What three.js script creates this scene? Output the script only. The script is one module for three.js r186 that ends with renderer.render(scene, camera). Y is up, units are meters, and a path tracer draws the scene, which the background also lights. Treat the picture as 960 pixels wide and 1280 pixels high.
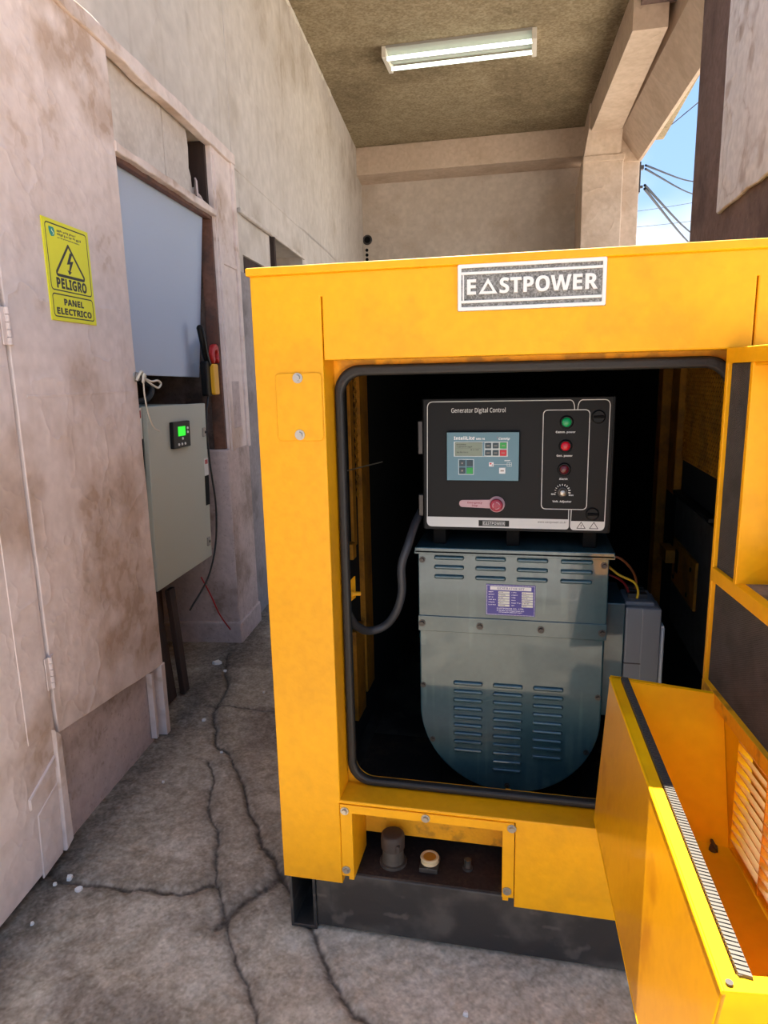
import * as THREE from 'three';
import { RoundedBoxGeometry } from 'three/addons/geometries/RoundedBoxGeometry.js';
import { TextGeometry } from 'three/addons/geometries/TextGeometry.js';
import { FontLoader } from 'three/addons/loaders/FontLoader.js';
import { RectAreaLightUniformsLib } from 'three/addons/lights/RectAreaLightUniformsLib.js';
import { mergeGeometries } from 'three/addons/utils/BufferGeometryUtils.js';

// ---------------------------------------------------------------- camera, sky, sun, exposure
const scene = new THREE.Scene();
const V = (x, y, z) => new THREE.Vector3(x, y, z);
const camera = new THREE.PerspectiveCamera(2 * Math.atan(640 / 850) * 180 / Math.PI, 0.75, 0.05, 300);
camera.position.set(0, 1.45, 0);
{
  const d = V(184, -174, 850).normalize(), dn = V(97, 4200, 850);     // in camera space (y down, z forward): world -z and world -y
  dn.addScaledVector(d, -dn.dot(d)).normalize();
  const rt = V(0, 0, 0).crossVectors(dn, d);
  const m = new THREE.Matrix4().set(rt.x, -rt.y, -rt.z, 0, -dn.x, dn.y, dn.z, 0, -d.x, d.y, d.z, 0, 0, 0, 0, 1);
  camera.quaternion.setFromRotationMatrix(m);
}
const renderer = new THREE.WebGLRenderer({ antialias: true });
renderer.toneMapping = THREE.LinearToneMapping;
renderer.toneMappingExposure = 1.95;
renderer.shadowMap.enabled = true;
RectAreaLightUniformsLib.init();

// noise
function rng(seed) { let s = seed >>> 0; return () => { s = (s + 0x6D2B79F5) >>> 0; let t = s; t = Math.imul(t ^ (t >>> 15), t | 1); t ^= t + Math.imul(t ^ (t >>> 7), t | 61); return ((t ^ (t >>> 14)) >>> 0) / 4294967296; }; }
const LAT = new Float32Array(65536); { const r = rng(7); for (let i = 0; i < 65536; i++) LAT[i] = r(); }
function vnoise(x, y, per) {
  let xi = Math.floor(x), yi = Math.floor(y); const fx = x - xi, fy = y - yi;
  const sx = fx * fx * (3 - 2 * fx), sy = fy * fy * (3 - 2 * fy);
  const md = (a) => ((a % per) + per) % per;
  const x0 = md(xi), x1 = md(xi + 1), y0 = md(yi), y1 = md(yi + 1);
  const g = (a, b) => LAT[((a & 255) + (b & 255) * 256)];
  return (g(x0, y0) * (1 - sx) + g(x1, y0) * sx) * (1 - sy) + (g(x0, y1) * (1 - sx) + g(x1, y1) * sx) * sy;
}
function fbm(u, v, base, oct, seed = 0) {      // u, v in 0..1, tiles
  let a = 0, w = 0.5, t = 0, p = base;
  for (let i = 0; i < oct; i++) { a += w * vnoise(u * p + seed * 17.3 * 0 , v * p, p) * 1; t += w; w *= 0.5; p *= 2; u += 0.1371 + seed * 0.217; v += 0.2713 + seed * 0.113; }
  return a / t;
}
const clamp = (x, a = 0, b = 1) => Math.min(b, Math.max(a, x));
const sst = (a, b, x) => { const t = clamp((x - a) / (b - a)); return t * t * (3 - 2 * t); };
const mix = (a, b, t) => a + (b - a) * t;
const mix3 = (a, b, t) => [mix(a[0], b[0], t), mix(a[1], b[1], t), mix(a[2], b[2], t)];

// sky: blue with soft clouds all round
{
  const W = 1024, H = 512, data = new Float32Array(W * H * 4);
  for (let j = 0; j < H; j++) {
    const el = ((j + 0.5) / H - 0.5) * Math.PI, se = Math.sin(el);
    for (let i = 0; i < W; i++) {
      const az = (i + 0.5) / W * Math.PI * 2;
      const k = sst(0, 0.75, Math.max(se, 0));
      let c = mix3([0.46, 0.72, 1.14], [0.26, 0.50, 1.02], k);
      const px = Math.cos(az) * Math.cos(el), pz = Math.sin(az) * Math.cos(el), q = 1 / (Math.abs(se) + 0.25);
      const n = fbm(px * q * 0.11 + 0.5, pz * q * 0.11 + 0.5, 24, 5, 1);
      const cl = sst(0.46, 0.78, n) * 0.75;
      c = mix3(c, [1.12, 1.18, 1.28], cl);
      const o = (j * W + i) * 4; data[o] = c[0]; data[o + 1] = c[1]; data[o + 2] = c[2]; data[o + 3] = 1;
    }
  }
  const t = new THREE.DataTexture(data, W, H, THREE.RGBAFormat, THREE.FloatType);
  t.mapping = THREE.EquirectangularReflectionMapping; t.magFilter = t.minFilter = THREE.LinearFilter; t.needsUpdate = true;
  scene.background = t; scene.environment = t;
  scene.backgroundIntensity = 0.6; scene.environmentIntensity = 0.6;
}
const sun = new THREE.DirectionalLight(0xfff4e6, 9.5);
sun.position.copy(V(-0.06, 1, -0.5).normalize().multiplyScalar(25)).add(V(0, 0, -2));
sun.target.position.set(0, 0, -2); scene.add(sun, sun.target);
sun.castShadow = true; sun.shadow.mapSize.set(4096, 4096);
Object.assign(sun.shadow.camera, { left: -9, right: 9, top: 9, bottom: -9, near: 1, far: 60 });

// ---------------------------------------------------------------- helpers
const counts = {};
function numbered(n) { const k = counts[n] = (counts[n] ?? -1) + 1; return k ? n + '_' + String(k).padStart(3, '0') : n; }
const origin = new WeakMap();
const org = (p) => (p && origin.get(p)) || V(0, 0, 0);
function tag(o, label, category, group) { o.userData.label = label; o.userData.category = category; if (group) o.userData.group = group; return o; }
function thing(name, label, category, at = [0, 0, 0], group, turn) {
  const o = new THREE.Group(); o.name = numbered(name); scene.add(o); o.position.set(...at);
  origin.set(o, V(...at)); tag(o, label, category, group); return o;
}
function setting(name) { const o = new THREE.Group(); o.name = name; o.userData.kind = 'structure'; scene.add(o); return o; }
function clean(g) {
  g = g.index ? g.toNonIndexed() : g.clone();
  for (const k of Object.keys(g.attributes)) if (!['position', 'normal', 'uv'].includes(k)) g.deleteAttribute(k);
  if (!g.attributes.normal) g.computeVertexNormals();
  g.morphAttributes = {}; return g;
}
function boxUV(g) {                                  // uv in metres, by the side each triangle faces
  const p = g.attributes.position, n = p.count, uv = new Float32Array(n * 2), a = V(), b = V(), c = V();
  for (let i = 0; i < n; i += 3) {
    a.fromBufferAttribute(p, i); b.fromBufferAttribute(p, i + 1); c.fromBufferAttribute(p, i + 2);
    const nn = b.clone().sub(a).cross(c.clone().sub(a)), ax = Math.abs(nn.x), ay = Math.abs(nn.y), az = Math.abs(nn.z);
    [a, b, c].forEach((q, k) => {
      const o = (i + k) * 2;
      if (az >= ax && az >= ay) { uv[o] = q.x; uv[o + 1] = q.y; } else if (ax >= ay) { uv[o] = q.z; uv[o + 1] = q.y; } else { uv[o] = q.x; uv[o + 1] = q.z; }
    });
  }
  g.setAttribute('uv', new THREE.BufferAttribute(uv, 2)); return g;
}
const arr = (x) => Array.isArray(x) ? x : [x];
function make(geos, keepUV) {
  const list = arr(geos).map(clean);
  const g = list.length > 1 ? mergeGeometries(list) : list[0];
  return keepUV ? g : boxUV(g);
}
function shadows(m) { m.castShadow = m.receiveShadow = true; return m; }
function mesh(name, geos, mat, parent, opt = {}) {   // shapes given in the space of the thing's parent; moved to the thing's base
  const g = make(geos, opt.uv), o = org(parent);
  g.translate(-o.x, -o.y, -o.z);
  const m = shadows(new THREE.Mesh(g, mat)); m.name = parent ? name : numbered(name);
  if (parent) { parent.add(m); origin.set(m, o); } else scene.add(m);
  if (opt.label) m.userData.label = opt.label;
  if (opt.kind) m.userData.kind = opt.kind;
  return m;
}
function single(name, geos, mat, at, label, category, group, opt = {}) {    // a thing of one mesh
  const g = make(geos, opt.uv); g.translate(-at[0], -at[1], -at[2]);
  const m = shadows(new THREE.Mesh(g, mat)); m.name = numbered(name); scene.add(m); m.position.set(...at);
  if (opt.turn) m.rotation.y = opt.turn;
  return tag(m, label, category, group);
}
function put(name, geo, mat, parent, at, rot) {      // a shared shape placed under a thing
  const m = shadows(new THREE.Mesh(geo, mat)), o = org(parent);
  m.name = name; m.position.set(at[0] - o.x, at[1] - o.y, at[2] - o.z); if (rot) m.rotation.set(...rot);
  parent.add(m); origin.set(m, V(...at)); return m;
}
function box(x0, x1, y0, y1, z0, z1, r = 0.002) {
  const w = x1 - x0, h = y1 - y0, d = z1 - z0; r = Math.min(r, w / 2.2, h / 2.2, d / 2.2);
  const g = r > 0 ? new RoundedBoxGeometry(w, h, d, 1, r) : new THREE.BoxGeometry(w, h, d);
  return g.translate((x0 + x1) / 2, (y0 + y1) / 2, (z0 + z1) / 2);
}
function poly(pts) { const s = new THREE.Shape(); pts.forEach(([x, y], i) => i ? s.lineTo(x, y) : s.moveTo(x, y)); s.closePath(); return s; }
function rr(x0, x1, y0, y1, r, S = THREE.Shape) {
  const s = new S(); s.moveTo(x0 + r, y0); s.lineTo(x1 - r, y0); s.absarc(x1 - r, y0 + r, r, -Math.PI / 2, 0); s.lineTo(x1, y1 - r); s.absarc(x1 - r, y1 - r, r, 0, Math.PI / 2);
  s.lineTo(x0 + r, y1); s.absarc(x0 + r, y1 - r, r, Math.PI / 2, Math.PI); s.lineTo(x0, y0 + r); s.absarc(x0 + r, y0 + r, r, Math.PI, Math.PI * 1.5); return s;
}
function ext(shape, z0, z1, b = 0.002, seg = 1, curve = 10) {
  return new THREE.ExtrudeGeometry(shape, { depth: z1 - z0 - 2 * b, bevelEnabled: b > 0, bevelSize: b, bevelThickness: b, bevelOffset: -b, bevelSegments: seg, curveSegments: curve }).translate(0, 0, z0 + b);
}
function tube(pts, r, seg = 40, rad = 8) { return new THREE.TubeGeometry(new THREE.CatmullRomCurve3(pts.map((p) => V(...p))), seg, r, rad, false); }
function rod(a, b, r, n = 10) {
  const A = V(...a), B = V(...b), d = B.clone().sub(A), g = new THREE.CylinderGeometry(r, r, d.length(), n);
  g.applyQuaternion(new THREE.Quaternion().setFromUnitVectors(V(0, 1, 0), d.normalize())); return g.translate((A.x + B.x) / 2, (A.y + B.y) / 2, (A.z + B.z) / 2);
}
function cylZ(x, y, z0, z1, r, r2 = r, n = 20) { return new THREE.CylinderGeometry(r2, r, z1 - z0, n).rotateX(Math.PI / 2).translate(x, y, (z0 + z1) / 2); }
function prism(a, b) {     // two matching convex outlines (arrays of points), joined
  const p = [], n = a.length, tri = (q, r, s) => p.push(...q, ...r, ...s);
  for (let i = 0; i < n; i++) { const j = (i + 1) % n; tri(a[i], a[j], b[j]); tri(a[i], b[j], b[i]); }
  for (let i = 1; i < n - 1; i++) { tri(a[0], a[i + 1], a[i]); tri(b[0], b[i], b[i + 1]); }
  const g = new THREE.BufferGeometry(); g.setAttribute('position', new THREE.BufferAttribute(new Float32Array(p), 3)); g.computeVertexNormals();
  g.setAttribute('uv', new THREE.BufferAttribute(new Float32Array(p.length / 3 * 2), 2)); return g;
}

// ---------------------------------------------------------------- textures
function pixTex(N, fn, tile, srgb = true) {
  const d = new Uint8Array(N * N * 4);
  for (let j = 0; j < N; j++) for (let i = 0; i < N; i++) {
    const c = fn((i + 0.5) / N, (j + 0.5) / N), o = (j * N + i) * 4;
    if (typeof c === 'number') d[o] = d[o + 1] = d[o + 2] = clamp(c) * 255; else { d[o] = clamp(c[0], 0, 255); d[o + 1] = clamp(c[1], 0, 255); d[o + 2] = clamp(c[2], 0, 255); }
    d[o + 3] = 255;
  }
  const t = new THREE.DataTexture(d, N, N); t.wrapS = t.wrapT = THREE.RepeatWrapping; t.magFilter = THREE.LinearFilter; t.minFilter = THREE.LinearMipmapLinearFilter; t.generateMipmaps = true;
  if (srgb) t.colorSpace = THREE.SRGBColorSpace;
  t.repeat.set(1 / tile, 1 / tile); t.needsUpdate = true; return t;
}
function canvasTex(w, h, draw) {
  const c = document.createElement('canvas'); c.width = w; c.height = h; draw(c.getContext('2d'), w, h);
  const t = new THREE.CanvasTexture(c); t.colorSpace = THREE.SRGBColorSpace; t.anisotropy = 8; return t;
}
const bumpRough = pixTex(512, (u, v) => 0.55 * fbm(u, v, 8, 6, 1) + 0.3 * fbm(u, v, 48, 3, 2) + 0.15 * fbm(u, v, 3, 3, 3), 1.0, false);
const bumpFine = pixTex(512, (u, v) => 0.6 * fbm(u, v, 96, 2, 4) + 0.4 * fbm(u, v, 24, 3, 5), 0.5, false);
const plasterBump = pixTex(768, (u, v) => {
  const a = fbm(u, v, 5, 6, 2); const ridge = 1 - Math.abs(2 * fbm(u * 1, v * 1, 7, 4, 6) - 1);
  return 0.6 * a + 0.4 * Math.pow(ridge, 6);
}, 1.6, false);
const plasterBump2 = pixTex(768, (u, v) => { const a = fbm(u, v, 6, 7, 2), r = 1 - Math.abs(2 * fbm(u, v, 9, 4, 6) - 1), r2 = 1 - Math.abs(2 * fbm(u, v, 22, 4, 9) - 1); return 0.5 * a + 0.3 * Math.pow(r, 8) + 0.2 * Math.pow(r2, 4) * sst(0.42, 0.6, fbm(u, v, 4, 3, 10)); }, 1.6, false);
function grime(base, dirt, amt, seed, streak = 0.5, spots = 0.35) {
  return (u, v) => {
    const big = fbm(u, v, 3, 4, seed), mid = fbm(u, v, 9, 5, seed + 1), fine = fbm(u, v, 60, 3, seed + 2);
    const st = vnoise(u * 40, v * 4 + 3, 40) * 0.5 + vnoise(u * 90, v * 8, 90) * 0.5;
    let d = sst(0.5, 0.72, big * 0.5 + mid * 0.5) * 0.75 + sst(0.56, 0.72, mid) * sst(0.4, 0.7, fine) * 0.5 + streak * 0.25 * sst(0.55, 0.9, st);
    const spot = sst(0.74, 0.8, fbm(u, v, 110, 2, seed + 3)) * spots;
    const c = mix3(base, dirt, clamp(d * amt + spot * amt)); const g = (fine - 0.5) * 22 + (big - 0.5) * 26;
    return [c[0] + g, c[1] + g, c[2] + g];
  };
}
function illegible(c, x, y, w, h, seed) { const r = rng(seed); for (let a = 0; a < w;) { const l = h * (0.35 + r() * 0.7); c.fillRect(x + a, y - h * (0.75 + r() * 0.25), Math.min(l, w - a), h * (0.5 + r() * 0.4)); a += l + h * (r() < 0.2 ? 0.6 : 0.18); } }   // print too small to read
const std = (o) => new THREE.MeshStandardMaterial(o);
const phys = (o) => new THREE.MeshPhysicalMaterial(o);
const M = {};
M.doorPaint = std({ map: pixTex(1024, grime([226, 209, 200], [178, 153, 134], 0.95, 3, 0.5, 0), 1.9), bumpMap: plasterBump2, bumpScale: 0.007, roughness: 0.75 });
M.upperWall = std({ map: pixTex(1024, grime([202, 193, 183], [160, 147, 131], 0.75, 5, 1.3, 0), 3.1), bumpMap: plasterBump, bumpScale: 0.006, roughness: 0.85 });
M.bayPaint = std({ map: pixTex(256, grime([150, 141, 140], [112, 104, 102], 0.8, 27, 0.8, 0.1), 1.1), bumpMap: bumpRough, bumpScale: 0.004, roughness: 0.85 });
M.lintelPaint = std({ map: pixTex(512, grime([204, 194, 184], [160, 146, 132], 0.7, 28, 0.5, 0.1), 1.2), bumpMap: bumpRough, bumpScale: 0.002, roughness: 0.8 });
M.lowWall = std({ map: pixTex(512, grime([200, 182, 176], [150, 132, 120], 0.9, 8), 1.3), bumpMap: bumpRough, bumpScale: 0.008, roughness: 0.9 });
M.backWall = std({ map: pixTex(768, grime([200, 186, 170], [176, 158, 138], 0.7, 11, 0.5, 0.1), 2.7), bumpMap: plasterBump, bumpScale: 0.006, roughness: 0.9 });
M.ceiling = std({ map: pixTex(1024, (u, v) => {
  const a = fbm(u, v, 4, 5, 12), b = fbm(u, v, 40, 4, 13), c = fbm(u, v, 150, 2, 14);
  const col = mix3([126, 111, 84], [148, 133, 104], sst(0.36, 0.68, a)); const g = (b - 0.5) * 26 + (c - 0.5) * 44; return [col[0] + g, col[1] + g, col[2] + g];
}, 2.4), bumpMap: bumpRough, bumpScale: 0.01, roughness: 0.95 });
M.pier = std({ map: pixTex(512, grime([128, 106, 98], [92, 74, 68], 0.8, 15), 1.4), bumpMap: bumpRough, bumpScale: 0.012, roughness: 0.95 });
M.whitePlaster = std({ map: pixTex(768, (u, v) => {
  const a = fbm(u, v, 10, 5, 16), b = fbm(u, v, 60, 3, 17), r = 1 - Math.abs(2 * fbm(u, v, 6, 5, 18) - 1);
  let c = mix3([238, 233, 230], [186, 170, 160], sst(0.58, 0.74, a) * 0.6 + Math.pow(r, 30) * 0.45); const g = (b - 0.5) * 30; return [c[0] + g, c[1] + g, c[2] + g];
}, 1.5), bumpMap: plasterBump, bumpScale: 0.012, roughness: 0.95 });
M.beam = std({ map: pixTex(512, grime([200, 178, 156], [172, 148, 124], 0.6, 19, 0.5, 0.1), 2.1), bumpMap: plasterBump, bumpScale: 0.01, roughness: 0.9 });
M.darkWood = std({ map: pixTex(512, (u, v) => { const s = vnoise(u * 48, v * 3, 48), f = vnoise(u * 128, v * 10, 128), b = fbm(u, v, 5, 4, 21); const k = s * 0.5 + f * 0.3 + b * 0.4; return mix3([36, 25, 20], [66, 46, 36], k); }, 0.9), bumpMap: bumpRough, bumpScale: 0.003, roughness: 0.8 });
M.brownPaint = std({ map: pixTex(256, grime([104, 66, 48], [62, 42, 34], 0.9, 23), 0.8), roughness: 0.6 });
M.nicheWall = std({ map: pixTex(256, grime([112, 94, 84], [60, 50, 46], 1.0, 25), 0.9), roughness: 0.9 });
M.blueCabinet = std({ color: 0xb0bed2, roughness: 0.5, bumpMap: bumpFine, bumpScale: 0.0006 });
M.greyCabinet = std({ color: 0xb6bbae, roughness: 0.5, bumpMap: bumpFine, bumpScale: 0.0006 });
M.black = phys({ color: 0x0b0b0b, roughness: 0.7, specularIntensity: 0.25 });
M.rubber = std({ color: 0x1d1a17, roughness: 0.55, bumpMap: bumpFine, bumpScale: 0.001 });
M.gloss = phys({ color: 0x121212, roughness: 0.4, specularIntensity: 0.35 });
M.steel = std({ color: 0xb9b4aa, roughness: 0.35, metalness: 0.85 });
M.darkSteel = std({ color: 0x4b4745, roughness: 0.45, metalness: 0.7 });
M.zinc = std({ color: 0x9a938a, roughness: 0.5, metalness: 0.5 });
const yellowFn = (u, v) => {
  const a = fbm(u, v, 3, 4, 31), b = fbm(u, v, 14, 4, 32), f = fbm(u, v, 90, 2, 33);
  let c = mix3([250, 176, 3], [240, 168, 14], sst(0.4, 0.65, a)); c = mix3(c, [218, 152, 20], sst(0.6, 0.78, b) * 0.28); const g = (f - 0.5) * 10; return [c[0] + g, c[1] + g, c[2] + g * 0.4];
};
M.yellow = phys({ map: pixTex(768, yellowFn, 1.3), roughness: 0.5, specularIntensity: 0.6, clearcoat: 0.12, clearcoatRoughness: 0.3, bumpMap: bumpFine, bumpScale: 0.0004 });
M.yellowGloss = phys({ map: pixTex(512, (u, v) => { const c = yellowFn(u, v), d = sst(0.6, 0.75, fbm(u * 1, v, 7, 5, 41)); return mix3(c, [196, 122, 10], d * 0.6 + 0.18); }, 0.9), roughness: 0.28, clearcoat: 0.6, clearcoatRoughness: 0.14 });
M.yellowDirty = phys({ map: pixTex(512, (u, v) => { const c = yellowFn(u, v), d = sst(0.5, 0.68, fbm(u, v, 12, 5, 43)); return mix3(c, [150, 104, 36], d * 0.5); }, 0.5), roughness: 0.6, bumpMap: bumpFine, bumpScale: 0.001 });
M.yellowMatte = phys({ map: pixTex(256, (u, v) => { const f = fbm(u, v, 40, 3, 33), b = fbm(u, v, 5, 4, 34); const c = mix3([250, 190, 6], [238, 174, 10], sst(0.4, 0.65, b)), g = (f - 0.5) * 10; return [c[0] + g, c[1] + g, c[2]]; }, 0.7), roughness: 0.6, specularIntensity: 0.25 });
M.louvre = std({ color: 0xf6bd5a, roughness: 0.45 });
M.innerYellow = std({ map: pixTex(256, grime([188, 124, 20], [130, 84, 18], 0.8, 49), 0.5), roughness: 0.7 });
M.dust = std({ map: pixTex(256, grime([128, 112, 92], [88, 70, 44], 1, 45), 0.3), roughness: 1, bumpMap: bumpFine, bumpScale: 0.003 });
M.foamBlack = std({ color: 0x0a0909, roughness: 1 });
const foamBump = pixTex(512, (u, v) => { const x = (u * 64) % 1 - 0.5, y = ((v * 64) + (Math.floor(u * 64) % 2) * 0.5) % 1 - 0.5; return sst(0.18, 0.4, Math.hypot(x, y)); }, 0.26, false);
M.foam = std({ map: pixTex(256, (u, v) => { const g = (fbm(u, v, 12, 4, 47) - 0.5) * 26; return [72 + g, 67 + g, 62 + g]; }, 0.4), bumpMap: foamBump, bumpScale: 0.002, roughness: 0.85 });
M.teal = phys({ map: pixTex(512, (u, v) => { const a = fbm(u, v, 4, 5, 51), f = fbm(u, v, 60, 3, 52), s = vnoise(u * 60, v * 5, 60); let c = mix3([42, 76, 83], [50, 82, 88], a); c = mix3(c, [100, 124, 124], sst(0.6, 0.8, a * 0.6 + s * 0.4) * 0.35); const g = (f - 0.5) * 10; return [c[0] + g, c[1] + g, c[2] + g]; }, 0.7), roughness: 0.35, clearcoat: 0.85, clearcoatRoughness: 0.05 });
M.skid = phys({ map: pixTex(512, (u, v) => { const a = fbm(u, v, 6, 5, 55), s = fbm(u * 1, v, 18, 4, 56), w = vnoise(u * 8, v * 40, 8); let c = mix3([52, 49, 46], [84, 79, 72], sst(0.45, 0.75, a)); c = mix3(c, [112, 104, 94], sst(0.66, 0.8, s * 0.6 + w * 0.4) * 0.5); return c; }, 0.6), roughness: 0.5, bumpMap: bumpRough, bumpScale: 0.002 });
M.tankTop = std({ map: pixTex(256, grime([40, 31, 26], [62, 46, 34], 1, 57), 0.4), roughness: 0.85 });
M.mcb = std({ color: 0x74777a, roughness: 0.42 });
M.white = std({ color: 0xe6e3dc, roughness: 0.6 });
M.zincPaint = std({ color: 0x9c988e, roughness: 0.6 });
M.offWhite = std({ color: 0xd9d2c4, roughness: 0.7 });
M.cord = std({ color: 0xd5cdbc, roughness: 0.9 });
M.red = std({ color: 0xb01c1c, roughness: 0.4 });

// ---------------------------------------------------------------- the ground and the floor
const cracks = [   // [outline, half width, depth]
  [[[-1.56, -3.2], [-1.40, -2.75], [-1.296, -2.473], [-1.085, -2.17], [-0.944, -1.993], [-0.795, -1.768], [-0.656, -1.62], [-0.503, -1.421], [-0.377, -1.264], [-0.2, -1.02]], 0.009, 0.014],
  [[[-1.40, -1.556], [-1.288, -1.543], [-1.109, -1.553], [-0.934, -1.562], [-0.857, -1.583]], 0.012, 0.010],
  [[[-1.20, -2.2], [-1.078, -1.969], [-0.95, -1.74], [-0.857, -1.583], [-0.738, -1.403], [-0.64, -1.289], [-0.594, -1.218], [-0.5, -1.0]], 0.007, 0.009],
  [[[-0.80, -1.44], [-0.73, -1.55], [-0.68, -1.64]], 0.018, 0.010],
  [[[-1.407, -2.623], [-1.25, -2.635], [-1.106, -2.642], [-0.6, -2.66]], 0.006, 0.006],
];
function segDist(x, z, a, b) { const dx = b[0] - a[0], dz = b[1] - a[1], t = clamp(((x - a[0]) * dx + (z - a[1]) * dz) / (dx * dx + dz * dz)); return [Math.hypot(x - a[0] - dx * t, z - a[1] - dz * t), (x - a[0]) * dz - (z - a[1]) * dx]; }
function crackAt(x, z, k) { let best = 9, side = 0; const L = cracks[k][0]; for (let i = 0; i < L.length - 1; i++) { const [d, s] = segDist(x, z, L[i], L[i + 1]); if (d < best) { best = d; side = s; } } return [best, side]; }
const F0 = -2.2, FZ = -4.0, FT = 3.2;
function wob(x, z) { return [x + (fbm(x / 4 + 3, z / 4 + 3, 17, 6, 61) - 0.5) * 0.10, z + (fbm(x / 4 + 3, z / 4 + 3, 23, 6, 62) - 0.5) * 0.10]; }
function floorH(x, z) {
  const [X, Z] = wob(x, z); let h = (fbm(x / 6 + 2, z / 6 + 2, 30, 4, 63) - 0.5) * 0.016 + (fbm(x / 6 + 2, z / 6 + 2, 200, 2, 66) - 0.5) * 0.005;
  for (let k = 0; k < cracks.length; k++) { const [d] = crackAt(X, Z, k), [, w, dp] = cracks[k]; h -= dp * Math.exp(-(d * d) / (w * w)); }
  const [d0, s0] = crackAt(X, Z, 0), [d2, s2] = crackAt(X, Z, 2);
  if (s0 < 0 === false && s2 < 0) h += 0.016 * sst(0, 0.08, Math.min(d0, d2)) * sst(-2.3, -1.5, z);
  return h * sst(-4, -3.7, z) * (1 - sst(-0.62, -0.45, x) * sst(-1.46, -1.5, -(-z))) ;
}
{
  const tex = pixTex(1536, (u, v) => {
    const x = F0 + u * FT, z = FZ + v * FT, [X, Z] = wob(x, z);
    const a = fbm(u, v, 5, 5, 64), b = fbm(u, v, 24, 4, 65), f = fbm(u, v, 420, 2, 66), f2 = fbm(u, v, 130, 3, 69);
    let c = mix3([198, 187, 166], [172, 160, 140], sst(0.38, 0.64, a)); c = mix3(c, [214, 206, 188], sst(0.55, 0.75, b) * 0.45);
    c = mix3(c, [116, 104, 92], sst(0.56, 0.72, fbm(u, v, 11, 4, 67)) * 0.45);
    for (let k = 0; k < cracks.length; k++) { const [d] = crackAt(X, Z, k), w = cracks[k][1]; c = mix3(c, [66, 60, 54], 0.55 * Math.exp(-(d * d) / (w * w * 0.35)) + 0.2 * Math.exp(-(d * d) / (w * w * 20))); }
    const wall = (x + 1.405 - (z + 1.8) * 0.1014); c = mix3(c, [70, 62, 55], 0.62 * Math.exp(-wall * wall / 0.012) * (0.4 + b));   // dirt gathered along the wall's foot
    const sp = 0.3 * sst(0.735, 0.77, fbm(u, v, 160, 2, 68)); c = mix3(c, [186, 178, 166], sp * 0.5);
    const g = (f - 0.5) * 52 + (f2 - 0.5) * 46; return [c[0] + g, c[1] + g, c[2] + g];
  }, 1);
  tex.repeat.set(1, 1);
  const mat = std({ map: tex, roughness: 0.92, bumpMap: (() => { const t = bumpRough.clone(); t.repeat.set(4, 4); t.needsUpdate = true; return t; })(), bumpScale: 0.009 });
  const xs = [-3.4, -2.8], zs = [-9.4, -8, -6.5, -5, -4.4]; const st = 0.0125;
  for (let x = F0; x <= 1.0001; x += st) xs.push(x); xs.push(1.2, 1.6);
  for (let z = FZ; z <= -0.8; z += st) zs.push(z); zs.push(-0.6, -0.2, 0.3, 0.8);
  const floor = setting('floor'), lists = [[], [], [], []];
  const H = xs.map((x) => zs.map((z) => floorH(x, z)));
  for (let i = 0; i < xs.length - 1; i++) for (let j = 0; j < zs.length - 1; j++) {
    const cx = (xs[i] + xs[i + 1]) / 2, cz = (zs[j] + zs[j + 1]) / 2, [X, Z] = wob(cx, cz);
    const r0 = crackAt(X, Z, 0)[1] < 0, r2 = crackAt(X, Z, 2)[1] < 0;
    const id = r0 ? 0 : r2 ? 1 : Z > -1.56 ? 2 : 3;
    const q = [[i, j], [i, j + 1], [i + 1, j + 1], [i, j], [i + 1, j + 1], [i + 1, j]];
    for (const [a, b] of q) lists[id].push(xs[a], H[a][b], zs[b], (xs[a] - F0) / FT, (zs[b] - FZ) / FT);
  }
  const nrm = (x, z) => V(-(floorH(x + 0.006, z) - floorH(x - 0.006, z)) / 0.012, 1, -(floorH(x, z + 0.006) - floorH(x, z - 0.006)) / 0.012).normalize();
  const cache = new Map();
  for (const L of lists) {
    if (!L.length) continue;
    const n = L.length / 5, P = new Float32Array(n * 3), U = new Float32Array(n * 2), N = new Float32Array(n * 3);
    for (let k = 0; k < n; k++) {
      P.set(L.slice(k * 5, k * 5 + 3), k * 3); U.set(L.slice(k * 5 + 3, k * 5 + 5), k * 2);
      const key = L[k * 5].toFixed(4) + '_' + L[k * 5 + 2].toFixed(4); let q = cache.get(key); if (!q) cache.set(key, q = nrm(L[k * 5], L[k * 5 + 2])); N.set([q.x, q.y, q.z], k * 3);
    }
    const g = new THREE.BufferGeometry(); g.setAttribute('position', new THREE.BufferAttribute(P, 3)); g.setAttribute('normal', new THREE.BufferAttribute(N, 3)); g.setAttribute('uv', new THREE.BufferAttribute(U, 2));
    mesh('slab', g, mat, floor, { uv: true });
  }
  const yard = std({ map: pixTex(512, grime([206, 199, 188], [176, 168, 154], 0.7, 71), 4), bumpMap: bumpRough, bumpScale: 0.01, roughness: 0.95 });
  const g = mesh('ground', box(-60, 60, -0.4, -0.06, -60, 60, 0), yard, null); g.userData.kind = 'structure';
}

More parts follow.
